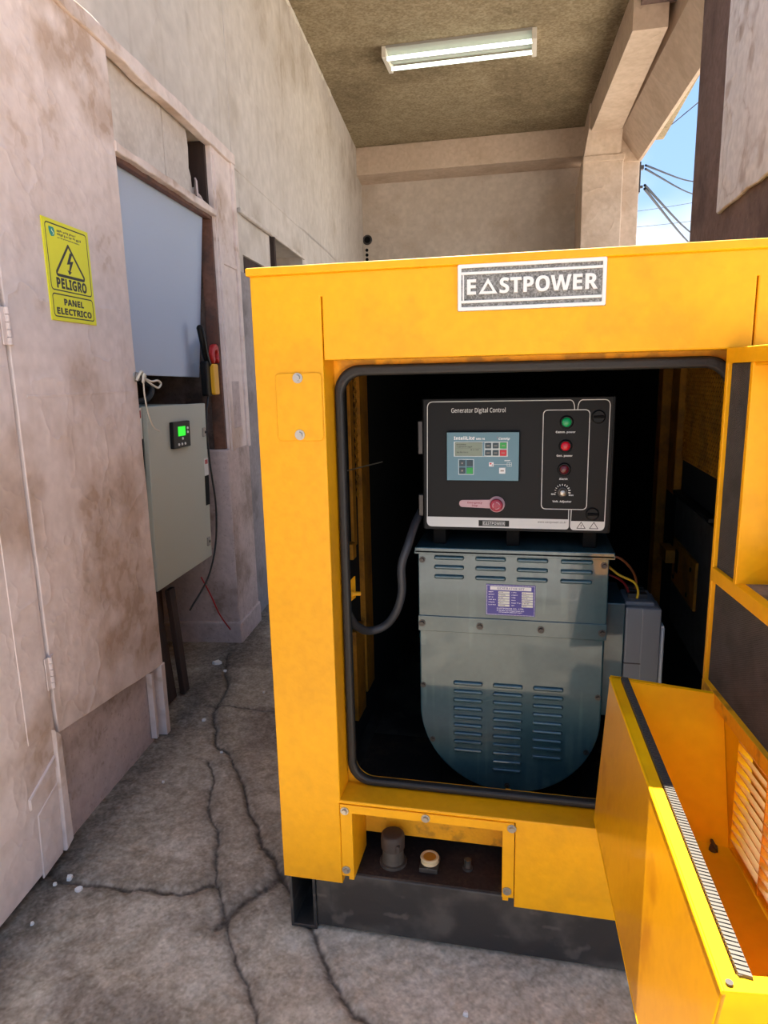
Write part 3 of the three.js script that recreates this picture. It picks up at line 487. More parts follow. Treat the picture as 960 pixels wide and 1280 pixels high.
// ---------------------------------------------------------------- the generator enclosure
const ZF = -1.46;
const boltGeo = make([cylZ(0, 0, 0, 0.0025, 0.0115, 0.0115, 18), new THREE.CylinderGeometry(0.007, 0.0075, 0.007, 6).rotateX(Math.PI / 2).translate(0, 0, 0.0055)]);
const boltHole = make(cylZ(0, 0, 0.0085, 0.0095, 0.0032, 0.0032, 8));
function bolt(parent, x, y, z, mat = M.zinc, s = 1) { const b = put('bolt', boltGeo, mat, parent, [x, y, z]); b.scale.setScalar(s); return b; }
const font = await new FontLoader().loadAsync('fonts/droid/droid_sans_bold.typeface.json');
{
  const G = thing('generator_enclosure', 'yellow sheet-metal generator enclosure on a black skid with its front door open', 'generator', [0, 0, -2.7]);
  // front skin: one sheet with the door opening, two slits and the notch for the filler strip
  const outer = poly([[-0.605, 0.178], [-0.447, 0.178], [-0.447, 0.407], [-0.016, 0.407], [-0.016, 0.178], [0.605, 0.178], [0.605, 1.669], [-0.605, 1.669]]);
  const hole = new THREE.Path();
  [[-0.445, 0.416], [0.416, 0.416], [0.416, 1.62], [0.4135, 1.62], [0.4135, 1.487], [-0.4425, 1.487], [-0.4425, 1.62], [-0.445, 1.62]].forEach(([x, y], i) => i ? hole.lineTo(x, y) : hole.moveTo(x, y)); hole.closePath();
  outer.holes.push(hole);
  mesh('front_panel', ext(outer, ZF - 0.085, ZF, 0.003, 2), M.yellow, G);
  mesh('roof', [box(-0.612, 0.612, 1.668, 1.686, -3.95, ZF + 0.008, 0.004)], M.yellow, G);
  const fl = poly([[-0.46, 0.40], [0.43, 0.40], [0.43, 1.50], [-0.46, 1.50]]); fl.holes.push(rr(-0.425, 0.395, 0.433, 1.455, 0.05, THREE.Path));
  mesh('inner_flange', ext(fl, ZF - 0.094, ZF - 0.086, 0.001), M.yellowDirty, G);
  const gs = rr(-0.442, 0.412, 0.419, 1.476, 0.06); gs.holes.push(rr(-0.421, 0.391, 0.438, 1.452, 0.045, THREE.Path));
  mesh('door_gasket', ext(gs, ZF - 0.088, ZF - 0.066, 0.007, 3, 12), M.rubber, G, { label: 'black rubber door seal' });
  mesh('side_wall', box(-0.605, -0.585, 0.178, 1.668, -3.95, ZF - 0.08, 0.002), M.yellow, G);
  mesh('side_wall', box(0.585, 0.605, 0.178, 1.668, -3.95, ZF - 0.08, 0.002), M.yellow, G);
  mesh('rear_wall', box(-0.6, 0.6, 0.178, 1.668, -3.95, -3.93, 0.002), M.yellow, G);
  mesh('lining', [box(-0.584, -0.57, 0.18, 1.66, -3.92, -1.56, 0), box(0.57, 0.584, 0.18, 1.66, -3.92, -1.56, 0), box(-0.57, 0.57, 1.645, 1.667, -3.92, -1.56, 0), box(-0.57, 0.57, 0.2, 1.64, -3.925, -3.90, 0)], M.foamBlack, G, { label: 'black sound lining' });
  // access cover, badge
  const cov = mesh('access_cover', ext(rr(-0.557, -0.449, 1.311, 1.461, 0.010), ZF, ZF + 0.004, 0.0015), M.yellow, G);
  bolt(cov, -0.5035, 1.450, ZF + 0.004, M.steel); bolt(cov, -0.504, 1.325, ZF + 0.004, M.steel);
  const bz = ZF + 0.001;
  const badge = mesh('name_badge', box(-0.151, 0.141, 1.577, 1.669, bz - 0.004, bz + 0.003, 0.002), std({ map: pixTex(256, (u, v) => { const a = fbm(u, v, 60, 3, 81); const g = (a - 0.5) * 130; return [124 + g, 122 + g, 116 + g]; }, 0.15), roughness: 0.7 }), G, { label: 'cast badge with raised white lettering' });
  const wm = std({ color: 0xeae6dd, roughness: 0.5 });
  const rim = rr(-0.1505, 0.1405, 1.5775, 1.6685, 0.003); rim.holes.push(rr(-0.143, 0.133, 1.585, 1.661, 0.002, THREE.Path));
  mesh('rim', [ext(rim, bz + 0.002, bz + 0.006, 0.001), box(-0.143, 0.133, 1.5925, 1.598, bz + 0.002, bz + 0.0055, 0.001), box(-0.143, 0.133, 1.648, 1.6535, bz + 0.002, bz + 0.0055, 0.001), box(-0.1405, -0.1375, 1.598, 1.648, bz + 0.002, bz + 0.005, 0.0005)], wm, badge);
  const word = (s, size, x0, x1, y) => { const g = new TextGeometry(s, { font, size, depth: 0.004, curveSegments: 6, bevelEnabled: true, bevelSize: 0.0005, bevelThickness: 0.0005, bevelSegments: 1 }); g.computeBoundingBox(); const b = g.boundingBox; g.translate(-b.min.x, -b.min.y, 0); g.scale((x1 - x0) / (b.max.x - b.min.x), 1, 1); return g.translate(x0, y, bz + 0.002); };
  const dl = new THREE.Shape(); dl.moveTo(-0.108, 1.609); dl.lineTo(-0.070, 1.609); dl.lineTo(-0.089, 1.640); dl.closePath();
  const dh = new THREE.Path(); dh.moveTo(-0.0985, 1.6145); dh.lineTo(-0.0795, 1.6145); dh.lineTo(-0.089, 1.6295); dh.closePath(); dl.holes.push(dh);
  mesh('lettering', [word('E', 0.029, -0.1315, -0.113, 1.609), ext(dl, bz + 0.002, bz + 0.0065, 0.0005), word('STPOWER', 0.029, -0.066, 0.1245, 1.609)], wm, badge);
  // filler strip with five bolts, the notch behind it, tank and caps
  const st = poly([[-0.446, 0.203], [-0.385, 0.203], [-0.385, 0.383], [-0.0455, 0.383], [-0.0455, 0.203], [-0.0175, 0.203], [-0.0175, 0.4055], [-0.446, 0.4055]].map(([x, y]) => [x < -0.38 && x > -0.4 ? -0.4155 : x, y]));
  const strip = mesh('filler_strip', ext(st, ZF - 0.006, ZF + 0.001, 0.001), M.yellow, G);
  for (const [x, y] of [[-0.434, 0.389], [-0.230, 0.394], [-0.024, 0.393], [-0.435, 0.222], [-0.033, 0.222]]) bolt(strip, x, y, ZF + 0.001, M.steel, 0.92);
  mesh('notch_side', [box(-0.43, -0.4165, 0.19, 0.405, -1.60, ZF - 0.004, 0.001)], M.yellow, G); mesh('notch_side', box(-0.044, -0.03, 0.19, 0.405, -1.60, ZF - 0.004, 0.001), M.yellow, G);
  mesh('cross_beam', box(-0.43, -0.03, 0.232, 0.335, -1.66, -1.60, 0.003), M.yellowDirty, G);
  const skid = mesh('skid', [box(-0.532, 0.532, 0.012, 0.178, -3.9, -1.494, 0.004)], M.skid, G, { label: 'black steel base tank' });
  for (const s of [-1, 1]) {
    const ch = poly([[s * 0.604, 0.0], [s * 0.532, 0.0], [s * 0.532, 0.177], [s * 0.604, 0.177]]); const hp = new THREE.Path();
    [[s * 0.596, 0.01], [s * 0.540, 0.01], [s * 0.540, 0.169], [s * 0.596, 0.169]].forEach(([x, y], i) => i ? hp.lineTo(x, y) : hp.moveTo(x, y)); hp.closePath(); ch.holes.push(hp);
    mesh('skid_runner', ext(ch, -3.95, -1.49, 0.001), M.skid, skid);
  }
  mesh('tank_top', box(-0.53, 0.53, 0.176, 0.183, -2.2, -1.497, 0.002), M.tankTop, skid);
  mesh('scuff_plate', box(-0.5, -0.49, 0.02, 0.17, -1.4945, -1.4935, 0), M.skid, skid);
  const fc = mesh('filler_neck', [new THREE.CylinderGeometry(0.027, 0.03, 0.045, 24).translate(-0.333, 0.205, -1.555), new THREE.CylinderGeometry(0.036, 0.036, 0.008, 24).translate(-0.333, 0.187, -1.555)], M.skid, G);
  mesh('filler_cap', [new THREE.LatheGeometry([[0.0001, 0.272], [0.024, 0.272], [0.030, 0.268], [0.0315, 0.258], [0.031, 0.23], [0.027, 0.226]].map(([a, b]) => new THREE.Vector2(a, b)), 24).translate(-0.333, 0, -1.555), box(-0.318, -0.309, 0.235, 0.255, -1.532, -1.522, 0.002)], std({ color: 0x453b34, roughness: 0.7 }), fc);
  const gc = mesh('gauge_cap', [new THREE.CylinderGeometry(0.021, 0.024, 0.012, 24).translate(-0.236, 0.200, -1.56), new THREE.TorusGeometry(0.0205, 0.0045, 8, 24).rotateX(Math.PI / 2).translate(-0.236, 0.208, -1.56), ], std({ color: 0xd9c69a, roughness: 0.5 }), G, { label: 'small cream-rimmed cap' });
  mesh('cap_base', box(-0.26, -0.212, 0.182, 0.196, -1.588, -1.53, 0.002), M.skid, gc);
  mesh('disc', new THREE.CylinderGeometry(0.018, 0.018, 0.003, 20).translate(-0.236, 0.2085, -1.56), std({ color: 0xb07a24, roughness: 0.5 }), gc);
  mesh('vent_pipe', [new THREE.CylinderGeometry(0.009, 0.009, 0.03, 12).translate(-0.137, 0.197, -1.565), new THREE.CylinderGeometry(0.013, 0.013, 0.008, 12).translate(-0.137, 0.186, -1.565)], M.skid, G);
  // inside: posts, mesh, foam, side door seen through the opening
  const inY = M.innerYellow;
  mesh('post', box(-0.569, -0.55, 0.34, 1.645, -2.31, -2.20, 0.002), inY, G); mesh('post', box(-0.569, -0.558, 0.9, 1.645, -2.145, -2.105, 0.002), inY, G); mesh('post', box(-0.569, -0.55, 0.30, 0.62, -2.17, -2.06, 0.002), inY, G);
  mesh('post', box(0.53, 0.569, 0.2, 1.645, -3.12, -3.02, 0.003), inY, G); mesh('post', box(0.54, 0.569, 0.98, 1.645, -2.87, -2.74, 0.003), inY, G);
  const grid = (x, y0, y1, z0, z1) => { const L = [], p = 0.028; for (let a = z0 - (y1 - y0); a < z1; a += p) for (const s of [1, -1]) { let za = s > 0 ? a : a, ya = y0, zb = a + (y1 - y0), yb = y1; if (s < 0) { ya = y1; yb = y0; } if (za < z0) { ya += (yb - ya) * (z0 - za) / (zb - za); za = z0; } if (zb > z1) { yb = ya + (yb - ya) * (z1 - za) / (zb - za); zb = z1; } if (zb - za > 0.005) L.push(rod([x, ya, za], [x, yb, zb], 0.0026, 4)); } return L; };
  mesh('mesh_panel', grid(0.562, 1.12, 1.5, -2.73, -2.0), inY, G, { kind: 'stuff', label: 'diamond wire mesh' });
  mesh('mesh_panel', grid(-0.562, 1.05, 1.5, -2.21, -2.17 + 0.0), inY, G, { kind: 'stuff', label: 'diamond wire mesh' });
  mesh('ledge', box(0.54, 0.569, 0.985, 1.0, -2.75, -2.2, 0.003), M.darkSteel, G);
  mesh('side_foam', box(0.545, 0.569, 0.5, 0.98, -2.7, -1.9, 0.002), M.foam, G);
  const lp = mesh('latch_plate', box(0.536, 0.546, 0.665, 0.83, -2.66, -2.30, 0.002), inY, G);
  mesh('slot', box(0.533, 0.5365, 0.72, 0.80, -2.60, -2.56, 0.001), M.black, lp); mesh('tongue', box(0.50, 0.536, 0.745, 0.795, -2.72, -2.60, 0.002), inY, lp);
  for (const [y, z] of [[0.79, -2.36], [0.69, -2.40], [0.69, -2.62]]) mesh('hole', new THREE.CylinderGeometry(0.008, 0.008, 0.003, 10).rotateZ(Math.PI / 2).translate(0.5345, y, z), M.black, lp);
  const lk = mesh('catch', prism([[-0.456, 0.876, -1.60], [-0.439, 0.886, -1.64], [-0.439, 0.943, -1.64], [-0.456, 0.925, -1.60]], [[-0.453, 0.876, -1.601], [-0.436, 0.886, -1.641], [-0.436, 0.943, -1.641], [-0.453, 0.925, -1.601]]), M.yellow, G, { label: 'bright yellow catch plate with a bolt' }); mesh('stud', [rod([-0.446, 0.902, -1.62], [-0.418, 0.902, -1.625], 0.0055, 12), rod([-0.446, 0.902, -1.62], [-0.437, 0.902, -1.622], 0.010, 6)], M.yellow, lk);
  mesh('tab', box(-0.57, -0.53, 0.89, 0.94, -2.02, -1.98, 0.002), inY, G);
  mesh('stay_rod', rod([-0.56, 1.165, -2.0], [-0.42, 1.205, -1.93], 0.002, 8), M.steel, G);

  // the open door, in its own directions: x along it towards the camera, y up, z out of its inner face
  const dir = V(0.0995, 0, 0.995), D = new THREE.Group(); D.name = 'door'; G.add(D);
  D.position.set(0.362 + 0.004, 0, ZF + 0.012 + 2.7); D.rotation.y = Math.atan2(-dir.z, dir.x) ; origin.set(D, V(0, 0, 0));
  const S1 = 0.775, Y0 = 0.425, Y1 = 1.488;
  const skin = poly([[0, Y0], [S1, Y0], [S1, Y1], [0, Y1]]); skin.holes.push(rr(0.16, 0.62, 1.10, 1.43, 0.05, THREE.Path)); skin.holes.push(rr(0.165, 0.672, 0.515, 0.80, 0.003, THREE.Path)); 
  mesh('outer_skin', ext(skin, -0.083, -0.078, 0.001), M.yellow, D);
  mesh('edge_frame', [box(0, 0.012, Y0, Y1, -0.08, 0, 0.002), box(S1 - 0.012, S1, Y0, Y1, -0.08, 0, 0.002), box(0.008, S1 - 0.008, Y1 - 0.012, Y1, -0.08, 0, 0.002), box(0.008, S1 - 0.008, Y0, Y0 + 0.012, -0.08, 0, 0.002), box(0.01, S1 - 0.01, Y1 - 0.028, Y1 - 0.01, -0.006, 0, 0.001)], M.yellow, D);
  mesh('foam_panel', box(0.013, 0.117, 1.056, Y1 - 0.028, -0.02, -0.007, 0.002), M.foam, D, { label: 'grey perforated sound foam' });
  mesh('foam_panel', box(0.013, S1 - 0.013, 0.812, 1.03, -0.02, -0.007, 0.002), M.foam, D, { label: 'grey perforated sound foam' });
  mesh('rail', box(0.008, S1 - 0.008, 1.027, 1.056, -0.02, 0, 0.002), M.yellow, D);
  mesh('window_box', [box(0.115, 0.127, 1.05, Y1 - 0.028, -0.078, 0.0, 0.002), box(0.65, 0.662, 1.05, Y1 - 0.028, -0.078, 0, 0.002), box(0.12, 0.66, Y1 - 0.034, Y1 - 0.028, -0.078, -0.004, 0.001)], M.yellow, D, { label: 'yellow lining of the window recess' });
  mesh('window_ledge', box(0.12, 0.66, 1.045, 1.056, -0.078, -0.019, 0.001), M.dust, D, { label: 'dusty ledge' });
  const wg = rr(0.15, 0.63, 1.09, 1.44, 0.055); wg.holes.push(rr(0.166, 0.614, 1.106, 1.424, 0.045, THREE.Path));
  mesh('window_gasket', ext(wg, -0.088, -0.068, 0.006, 2), M.rubber, D);
  mesh('window_pane', box(0.16, 0.62, 1.10, 1.43, -0.0815, -0.0785, 0), phys({ color: 0xffffff, transmission: 1, thickness: 0, roughness: 0.04, ior: 1.5 }), D);
  mesh('duct_flange', box(0.01, S1 - 0.01, 0.786, 0.814, -0.02, 0.004, 0.001), M.yellowDirty, D);
  const inner = poly([[0.013, Y0 + 0.012], [S1 - 0.013, Y0 + 0.012], [S1 - 0.013, 0.80], [0.013, 0.80]]); inner.holes.push(rr(0.165, 0.672, 0.538, 0.792, 0.002, THREE.Path));
  mesh('inner_panel', ext(inner, -0.022, -0.0135, 0.001), M.yellowMatte, D);
  const slat = make(new RoundedBoxGeometry(0.1205, 0.0016, 0.034, 1, 0.0006));
  for (let k = 0; k < 12; k++) for (let m = 0; m < 4; m++) put('louvre_slat', slat, M.louvre, D, [0.234 + m * 0.1222, 0.546 + k * 0.0208, -0.0235], [-0.72, 0, 0]);
  mesh('louvre_frame', [box(0.160, 0.173, 0.535, 0.795, -0.04, -0.0115, 0.001), box(0.664, 0.68, 0.535, 0.795, -0.04, -0.0115, 0.001), box(0.17, 0.666, 0.79, 0.797, -0.04, -0.0115, 0.001)], M.yellowMatte, D);
  for (const s of [0.2951, 0.4173, 0.5395]) mesh('divider', box(s - 0.0012, s + 0.0012, 0.535, 0.795, -0.03, -0.012, 0.0003), M.yellowDirty, D);
  // the air duct on the door: widening box, open at the top, its far end slanting in towards the foot
  const N0 = 0.192, N1 = 0.236, t = 0.004, A0 = 0.012, A1 = 0.772, YB = 0.53, YT = 0.81;
  const slab = (s0, n0, s1, n1, th, y0, y1) => { const L = Math.hypot(s1 - s0, n1 - n0), px = -(n1 - n0) / L * th, pn = (s1 - s0) / L * th; const q = (y) => [[s0, y, n0], [s1, y, n1], [s1 + px, y, n1 + pn], [s0 + px, y, n0 + pn]]; return prism(q(y0), q(y1)); };
  const duct = new THREE.Group(); duct.name = 'air_duct'; D.add(duct); origin.set(duct, V(0, 0, 0)); duct.userData.label = 'open-topped yellow air duct box on the inside of the door';
  const tFL = [A0, YT, N0], tNL = [A1, YT, N1], tFR = [0.08, YT, -0.012], tNR = [A1, YT, 0], bFL = [0.094, YB, 0.230], bNL = [0.757, YB, 0.2676], bFR = [0.166, YB, -0.012], bNR = [0.757, YB, 0];
  const plate = (pts, d) => prism(pts, pts.map((p) => p.map((c, i) => c + d[i])));
  mesh('side_panel', plate([tFL, tNL, bNL, bFL], [0, 0, -t]), M.yellowGloss, duct);
  mesh('end_panel', plate([tFR, tFL, bFL, bFR], [t, 0, 0]), M.yellowMatte, duct); mesh('end_panel', plate([tNL, tNR, bNR, bNL], [-t, 0, 0]), M.yellowMatte, duct);
  mesh('bottom_panel', plate([bFL, bNL, bNR, bFR], [0, t, 0]), M.yellowMatte, duct);
  mesh('rim', [slab(A0, N0 - 0.020, A1, N1 - 0.020, 0.020, YT - 0.002, YT + 0.002), slab(0.08, 0, A0, N0, 0.010, YT - 0.002, YT + 0.002), box(A1 - 0.022, A1, YT - 0.002, YT + 0.0022, 0, N1, 0.0005), rod([A0, YT, N0 - 0.001], [A1, YT, N1 - 0.001], 0.0028, 8)], M.yellowMatte, duct);
  const gk = []; const gn = (s) => mix(N0, N1, (s - A0) / (A1 - A0)) - 0.028;
  gk.push(slab(A0 + 0.006, gn(A0 + 0.006) - 0.008, A1 - 0.018, gn(A1 - 0.018) - 0.008, 0.014, YT - 0.016, YT + 0.0048));
  for (let s = A0 + 0.008; s < A1 - 0.022; s += 0.0065) gk.push(prism([[s, YT + 0.002, gn(s) + 0.007], [s + 0.0042, YT + 0.002, gn(s) + 0.007], [s + 0.0082, YT + 0.002, gn(s) - 0.008], [s + 0.004, YT + 0.002, gn(s) - 0.008]], [[s + 0.0005, YT + 0.006, gn(s) + 0.006], [s + 0.0035, YT + 0.006, gn(s) + 0.006], [s + 0.0075, YT + 0.006, gn(s) - 0.007], [s + 0.0045, YT + 0.006, gn(s) - 0.007]]));
  mesh('rim_seal', gk, std({ color: 0x5e5b55, roughness: 0.5, metalness: 0.8 }), duct, { label: 'ribbed metallic trim along the rim' });
  mesh('corner_screw', [new THREE.CylinderGeometry(0.004, 0.004, 0.004, 10).translate(A1 - 0.009, YT + 0.003, N1 - 0.010)], M.darkSteel, duct);
  for (const s of [0.178, 0.60]) { mesh('wing_nut', [new THREE.CylinderGeometry(0.007, 0.009, 0.010, 8).translate(s, YB + t + 0.005, 0.02), box(s - 0.014, s + 0.014, YB + t + 0.008, YB + t + 0.015, 0.017, 0.023, 0.002)], M.darkSteel, duct); }
}

// ---------------------------------------------------------------- alternator
const ZA = -1.8;
{
  const A = thing('alternator', 'teal sheet-metal alternator housing with a round bottom and rows of louvres', 'alternator', [-0.045, 0.21, -2.1]);
  const cx = -0.045, R = 0.25;
  const face = new THREE.Shape(); face.moveTo(cx + R, 0.79); face.lineTo(cx + R, 0.512); face.absarc(cx, 0.512, R, 0, -Math.PI, true); face.lineTo(cx - R, 0.79); face.closePath();
  const lower = mesh('lower_cover', ext(face, ZA - 0.42, ZA, 0.004, 2, 40), M.teal, A);
  const upper = mesh('terminal_box', box(cx - R - 0.001, cx + R + 0.004, 0.775, 0.975, ZA - 0.45, ZA + 0.004, 0.003), M.teal, A);
  mesh('lid', [box(cx - R - 0.009, cx + R + 0.017, 0.972, 0.989, ZA - 0.46, ZA + 0.016, 0.003), box(cx - R - 0.009, cx + R + 0.017, 0.9705, 0.980, ZA + 0.0115, ZA + 0.016, 0.001)], M.teal, A);
  mesh('strap', box(cx - R - 0.002, cx + R + 0.005, 0.745, 0.79, ZA + 0.002, ZA + 0.0075, 0.0015), M.teal, A);
  for (const [x, y, p] of [[-0.286, 0.768, A], [-0.125, 0.767, A], [0.039, 0.766, A], [0.198, 0.766, A]]) bolt(p, x, y, ZA + 0.007, M.darkSteel, 0.85);
  for (const [x, y] of [[-0.284, 0.955], [0.197, 0.955]]) bolt(upper, x, y - 0.004, ZA + 0.004, M.darkSteel, 0.75);
  for (const [x, y] of [[-0.286, 0.578], [0.195, 0.577], [-0.26, 0.41], [0.17, 0.41], [-0.045, 0.285]]) bolt(lower, x, y, ZA, M.darkSteel, 0.7);
  const lv = (w) => { const s = rr(-w / 2, w / 2, -0.0055, 0.0055, 0.0053); return make(ext(s, -0.002, 0.008, 0.0045, 3, 6)); };
  const l1 = lv(0.082);
  [[-0.21], [-0.0975], [0.013], [0.127]].forEach(([x]) => [0.959, 0.932, 0.905].forEach((y) => put('louvre', l1, M.teal, upper, [x, y, ZA + 0.004])));
  const cols = [[-0.158, 9, 0.592], [-0.047, 11, 0.592], [0.063, 9, 0.592]];
  for (const [x, n, y0] of cols) for (let k = 0; k < n; k++) put('louvre', l1, M.teal, lower, [x, y0 - k * 0.0259, ZA]);
  const t = canvasTex(768, 512, (c, W, H) => {
    c.fillStyle = '#3a2f8c'; c.fillRect(0, 0, W, H); c.strokeStyle = '#d8d0d8'; c.lineWidth = 12; c.setLineDash([10, 7]); c.strokeRect(8, 8, W - 16, H - 16); c.setLineDash([]);
    c.fillStyle = '#e6e2da'; c.fillRect(60, 26, W - 120, 62); c.fillStyle = '#4a4680'; c.font = 'bold 50px serif'; c.textAlign = 'center'; c.fillText('GENERATOR SET', W / 2, 75);
    c.textAlign = 'left'; c.font = 'bold 24px sans-serif';
    const L = ['TYPE', 'POWER', 'VOLT', 'AMPERE', 'PHASE', 'SERIAL'], Rr = ['SPEED', 'WEIGHT', 'P.F.', 'DATE', 'FREQUENCY', 'NO.'];
    for (let k = 0; k < 6; k++) { const y = 104 + k * 44; c.fillStyle = '#dcd6e4'; illegible(c, 36, y + 27, L[k].length * 19, 20, k + 41); illegible(c, 400, y + 27, Rr[k].length * 16, 20, k + 51); c.fillStyle = '#dedbcb'; c.fillRect(190, y + 3, 180, 36); c.fillRect(560, y + 3, 176, 36); c.fillStyle = '#7c7a72'; c.font = '22px monospace'; illegible(c, 206, y + 29, 60 + (k * 37) % 70, 18, k + 4); illegible(c, 574, y + 29, 50 + (k * 53) % 80, 18, k + 14); c.font = 'bold 24px sans-serif'; }
    c.fillStyle = '#e8e4ec'; c.textAlign = 'center'; c.font = 'bold 38px serif'; c.fillText('EASTPOWER CO., LTD.', W / 2, 412); c.font = '20px sans-serif'; illegible(c, 170, 444, 430, 16, 31); illegible(c, 200, 470, 370, 16, 32);
  });
  const np = mesh('data_plate', box(-0.109, 0.023, 0.801, 0.889, ZA + 0.003, ZA + 0.0055, 0.0006), std({ color: 0x3a2f8c, roughness: 0.4 }), A, { label: 'purple and white data plate' });
  mesh('print', new THREE.PlaneGeometry(0.130, 0.086).translate(-0.043, 0.845, ZA + 0.0062), std({ map: t, roughness: 0.4 }), np, { uv: true });
  mesh('foot', [box(cx - 0.2, cx - 0.1, 0.21, 0.32, ZA - 0.38, ZA - 0.05, 0.004)], M.black, A); mesh('foot', box(cx + 0.1, cx + 0.2, 0.21, 0.32, ZA - 0.38, ZA - 0.05, 0.004), M.black, A);
  mesh('side_box', box(cx + R + 0.004, 0.262, 0.5, 0.832, -2.05, -1.85, 0.003), M.teal, A);
}
// breaker and its wires
{
  const B = thing('circuit_breaker', 'grey moulded circuit breaker bolted beside the teal alternator', 'breaker', [0.31, 0.58, -1.92]);
  mesh('case', [box(0.2635, 0.352, 0.56, 0.822, -1.99, -1.85, 0.006), box(0.2635, 0.34, 0.815, 0.832, -1.985, -1.87, 0.004)], M.mcb, B);
  mesh('front_ridge', box(0.305, 0.3555, 0.56, 0.82, -1.93, -1.848, 0.004), M.mcb, B);
  mesh('seam', box(0.2633, 0.353, 0.66, 0.6625, -1.992, -1.8485, 0), M.darkSteel, B);
  for (const z of [-1.91, -1.945, -1.975]) mesh('terminal', box(0.275, 0.325, 0.83, 0.845, z - 0.011, z + 0.011, 0.002), M.darkSteel, B);
  mesh('side_strip', [box(0.354, 0.366, 0.56, 0.77, -1.90, -1.86, 0.002), box(0.362, 0.373, 0.565, 0.755, -1.915, -1.885, 0.002)], M.white, B, { label: 'white plastic strip' });
  const w = [['yellow wire curving down onto the grey breaker', 0xc8a21e, [[0.212, 0.93, -1.88], [0.245, 0.905, -1.875], [0.285, 0.885, -1.875], [0.297, 0.86, -1.88], [0.296, 0.838, -1.885]]], ['orange-brown wire above the grey breaker, outermost of the three', 0x8a4a20, [[0.212, 0.945, -1.93], [0.25, 0.94, -1.92], [0.285, 0.905, -1.93], [0.30, 0.87, -1.94], [0.30, 0.84, -1.945]]], ['dark red wire lowest of the three above the grey breaker', 0x7a1616, [[0.212, 0.90, -1.9], [0.24, 0.89, -1.9], [0.265, 0.87, -1.91], [0.28, 0.84, -1.915]]]];
  for (const [label, col, pts] of w) single('wire', tube(pts, 0.0035, 30, 6), std({ color: col, roughness: 0.5 }), pts[0], label, 'wire', 'loose wires above the breaker');
}
// conduit from the control box to the door side
single('conduit', tube([[-0.2955, 1.075, -1.86], [-0.303, 1.052, -1.80], [-0.313, 1.008, -1.745], [-0.330, 0.952, -1.73], [-0.331, 0.875, -1.73], [-0.350, 0.815, -1.735], [-0.384, 0.772, -1.74], [-0.421, 0.764, -1.72], [-0.443, 0.795, -1.67], [-0.446, 0.838, -1.615], [-0.4475, 0.87, -1.585]], 0.0115, 80, 12), std({ color: 0x3b3b3d, roughness: 0.5 }), [-0.2955, 1.075, -1.86], 'grey flexible conduit looping from the control box to the yellow catch', 'cable');

